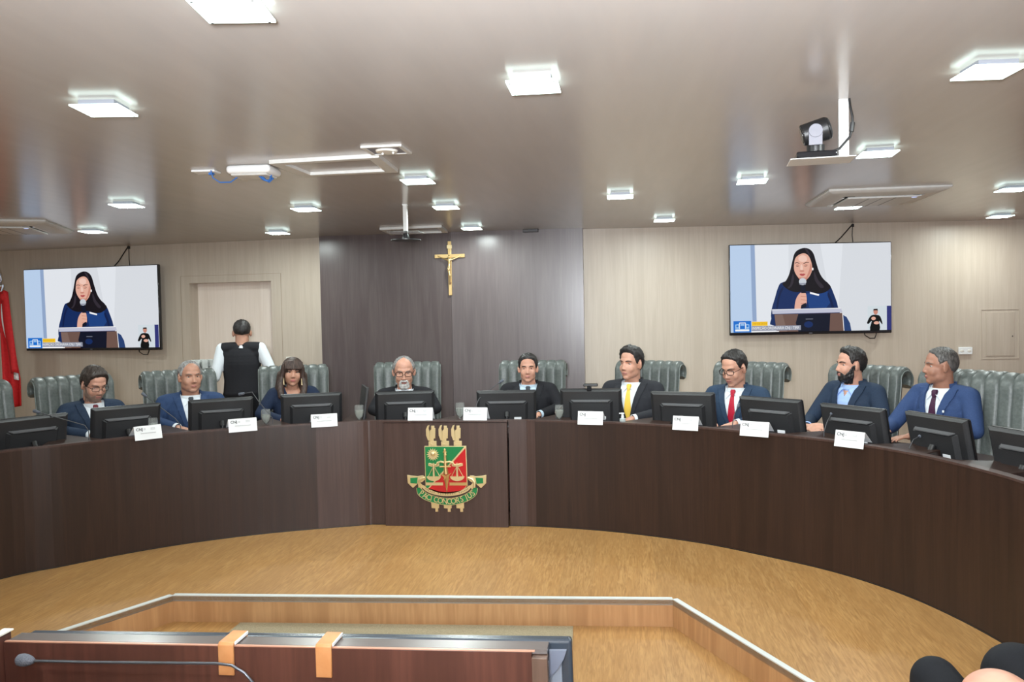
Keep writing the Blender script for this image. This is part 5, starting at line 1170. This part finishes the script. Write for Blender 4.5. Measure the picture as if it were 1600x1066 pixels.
# lectern with reddish wood back board, its far upright board seen from the camera side
y0 = 1.90; Zb = .80
A = on_y(8, 1004, y0); B = on_y(834, 1019.6, y0); ang = atan2(B.y-A.y, B.x-A.x); wb = (B-A).length
lec = thing('reading_desk', 'reddish wood speaker\'s desk in the foreground at the bottom edge', 'desk', ((A.x+B.x)/2, (A.y+B.y)/2, LOW), ang)
zt = (A.z+B.z)/2 - LOW; tilt = atan2(A.z-B.z, wb)
def lbox(name, c, s_, mt, bv=0): return box(name, c, s_, mt, lec, bv, RY(tilt))
lbox('back_board', (0, .012, zt-.35), (wb, .022, .70), M['redwood'], .001)
lbox('board_edge', (0, .004, zt+.0015), (wb+.004, .008, .003), mat('pale_edge_band', (.42, .22, .15), .3), .0005)
lbox('side_board', (-wb/2-.012, -.2, zt-.34), (.022, .46, .70), M['redwood'], .001); lbox('side_edge', (-wb/2-.012, -.2, zt+.012), (.026, .46, .004), M['cream'])
lbox('side_board', (wb/2+.019, .006, zt-.35), (.036, .03, .7), wood('brown_edge_board', srgb(84, 66, 56), srgb(96, 76, 65), srgb(76, 60, 50), fine=60), .001)
lbox('desk_top', (0, -.22, zt-.34), (wb, .44, .025), M['redwood'])
lbox('top_rail', (.015, .036, zt-.003), (wb+.03, .048, .01), mat('pale_laminate_glossy', (.11, .095, .09), .25))
for px in (355, 507):
    p = on_y(px, 1010, y0); lx = (p-Vector(((A.x+B.x)/2, (A.y+B.y)/2, p.z))).dot(Vector((cos(ang), sin(ang), 0)))
    h = thing('wooden_hook', 'tan wooden hook over the desk board, left one behind the microphone stem' if px < 400 else 'tan wooden hook over the desk board, right one', 'hook', (lec.location.x+lx*cos(ang), lec.location.y+lx*sin(ang), LOW+zt-lx*sin(tilt)), ang, 'wooden hooks on the desk board')
    w_ = .040*.99; mb = MB()
    mb.prism([(-w_/2, -.010, -.068), (-w_/2, -.002, -.068), (-w_/2, -.002, .005), (-w_/2, .066, .005), (-w_/2, .066, -.03), (-w_/2, .072, -.03), (-w_/2, .072, .013), (-w_/2, -.004, .013), (-w_/2, -.010, .007)], (w_, 0, 0)); mb.build('bent_wood', M['hook'], h, bevel=.002)
    MB().box((w_/2+.0012, .034, .009), (.0024, .07, .007)).build('side_edge', M['paper'], h)
# return monitor standing behind the board, its back to the camera
mt_ = on_y(898, 1003, 2.02); ml = on_y(45, 993, 2.02)
tv = thing('return_screen', 'large black screen behind the wood board, showing its glossy back edge', 'screen', ((mt_.x+ml.x)/2, 2.035, LOW), 0)
wv = mt_.x-ml.x; hz_ = (mt_.z+ml.z)/2-LOW+.004; tl = atan2(ml.z-mt_.z, wv)
mb = MB(); mb.box((0, 0, hz_-.36), (wv, .035, .72), RY(tl)); mb.build('housing', mat('screen_back_grey', (.035, .045, .06), .25), tv, bevel=.008)
mb = MB(); mb.box((0, -.022, hz_-.38), (wv-.05, .012, .66), RY(tl)); mb.build('back_cover', mat('screen_back_light', (.20, .23, .28), .3), tv, bevel=.004)
mb = MB(); mb.box((0, .0, (hz_-.7)/2+.02), (.5, .05, hz_-.66)); mb.box((0, 0, .01), (.7, .4, .02)); mb.build('stand', M['black'], tv, bevel=.004)
refl_pts = [on_y(x, y, 1.985) for x, y in ((858, 1017), (885, 1017), (881, 1030), (873, 1044), (860, 1059), (858, 1060))]  # curved reflection on the screen back, put in as a pale shape
MB().prism([p-tv.location for p in refl_pts], (0, .01, 0)).build('reflection_shape', mat('pale_blue_grey_reflection', (.13, .15, .20), .35), tv)
# desk microphone
yM = 1.845
mp = [on_y(x, y, yM) for x, y in ((40, 1032), (54, 1033), (140, 1035), (240, 1036), (338, 1037))] + [on_y(x, y, yM) for x, y in ((362, 1040), (382, 1052), (396, 1068), (404, 1090), (408, 1120))]
base = mp[-1].copy(); base.z = LOW+zt-.325
mt_o = thing('desk_microphone', 'black gooseneck microphone with grey foam lying low across the desk board', 'microphone', base)
loc = [p-base for p in mp]
MB().tube(loc[1:]+[Vector((0, 0, .03))], .0034, 10).build('gooseneck', mat('satin_gunmetal', (.12, .13, .15), .3, .7), mt_o, smooth=60)
ax = (loc[1]-loc[0]).normalized(); q = ax.to_track_quat('Z', 'Y').to_matrix()
MB().lathe([(0, -.024), (.008, -.0235), (.0135, -.018), (.0155, -.008), (.0145, .003), (.011, .014), (.006, .022), (0, .024)], loc[0], 24, q).build('windscreen', M['foam'], mt_o, smooth=60)
MB().cyl((0, 0, 0), (0, 0, .035), .03, .02, 24).build('base', M['black'], mt_o, smooth=40)
# spectator at the lower right: bald head and dark-trousered knees
hd = at(1562, 1146, 1.55); kn1 = at(1461, 1063, 2.42); kn2 = at(1590, 1058, 2.30)
yw = radians(-8); org = Vector((1.16, 1.72, 0)); Ri = Matrix.Rotation(-yw, 3, 'Z')
loc_ = lambda p: tuple(Ri @ (Vector(p)-org))
hl = Vector(loc_(hd)); kl = loc_(kn1); kr = loc_(kn2)
t, T = person('person in the audience, bald head and dark trousered knees at the lower right corner', (org.x, org.y), yw, dict(head=tuple(hl), zs=hl.z-.205, lean=hl.y-.03, hip=(0, 0, .22), skin=SK1, jacket=CHAR, shirt=SHW, hs=1.02, brow=BRG, trousers=TROU, kneeR=.078,
    elL=(-.27, .05, .45), elR=(.27, .05, .45), wrL=(-.12, .3, .42), wrR=(.12, .3, .42), knL=kl, knR=kr, anL=(kl[0]-.02, kl[1]+.02, LOW+.09), anR=(kr[0], kr[1]+.06, LOW+.09)))
t = chair(org.x, org.y, 180+math.degrees(yw), 'chair of the spectator below the lower right corner', None, .5); t.location.z = LOW-.12
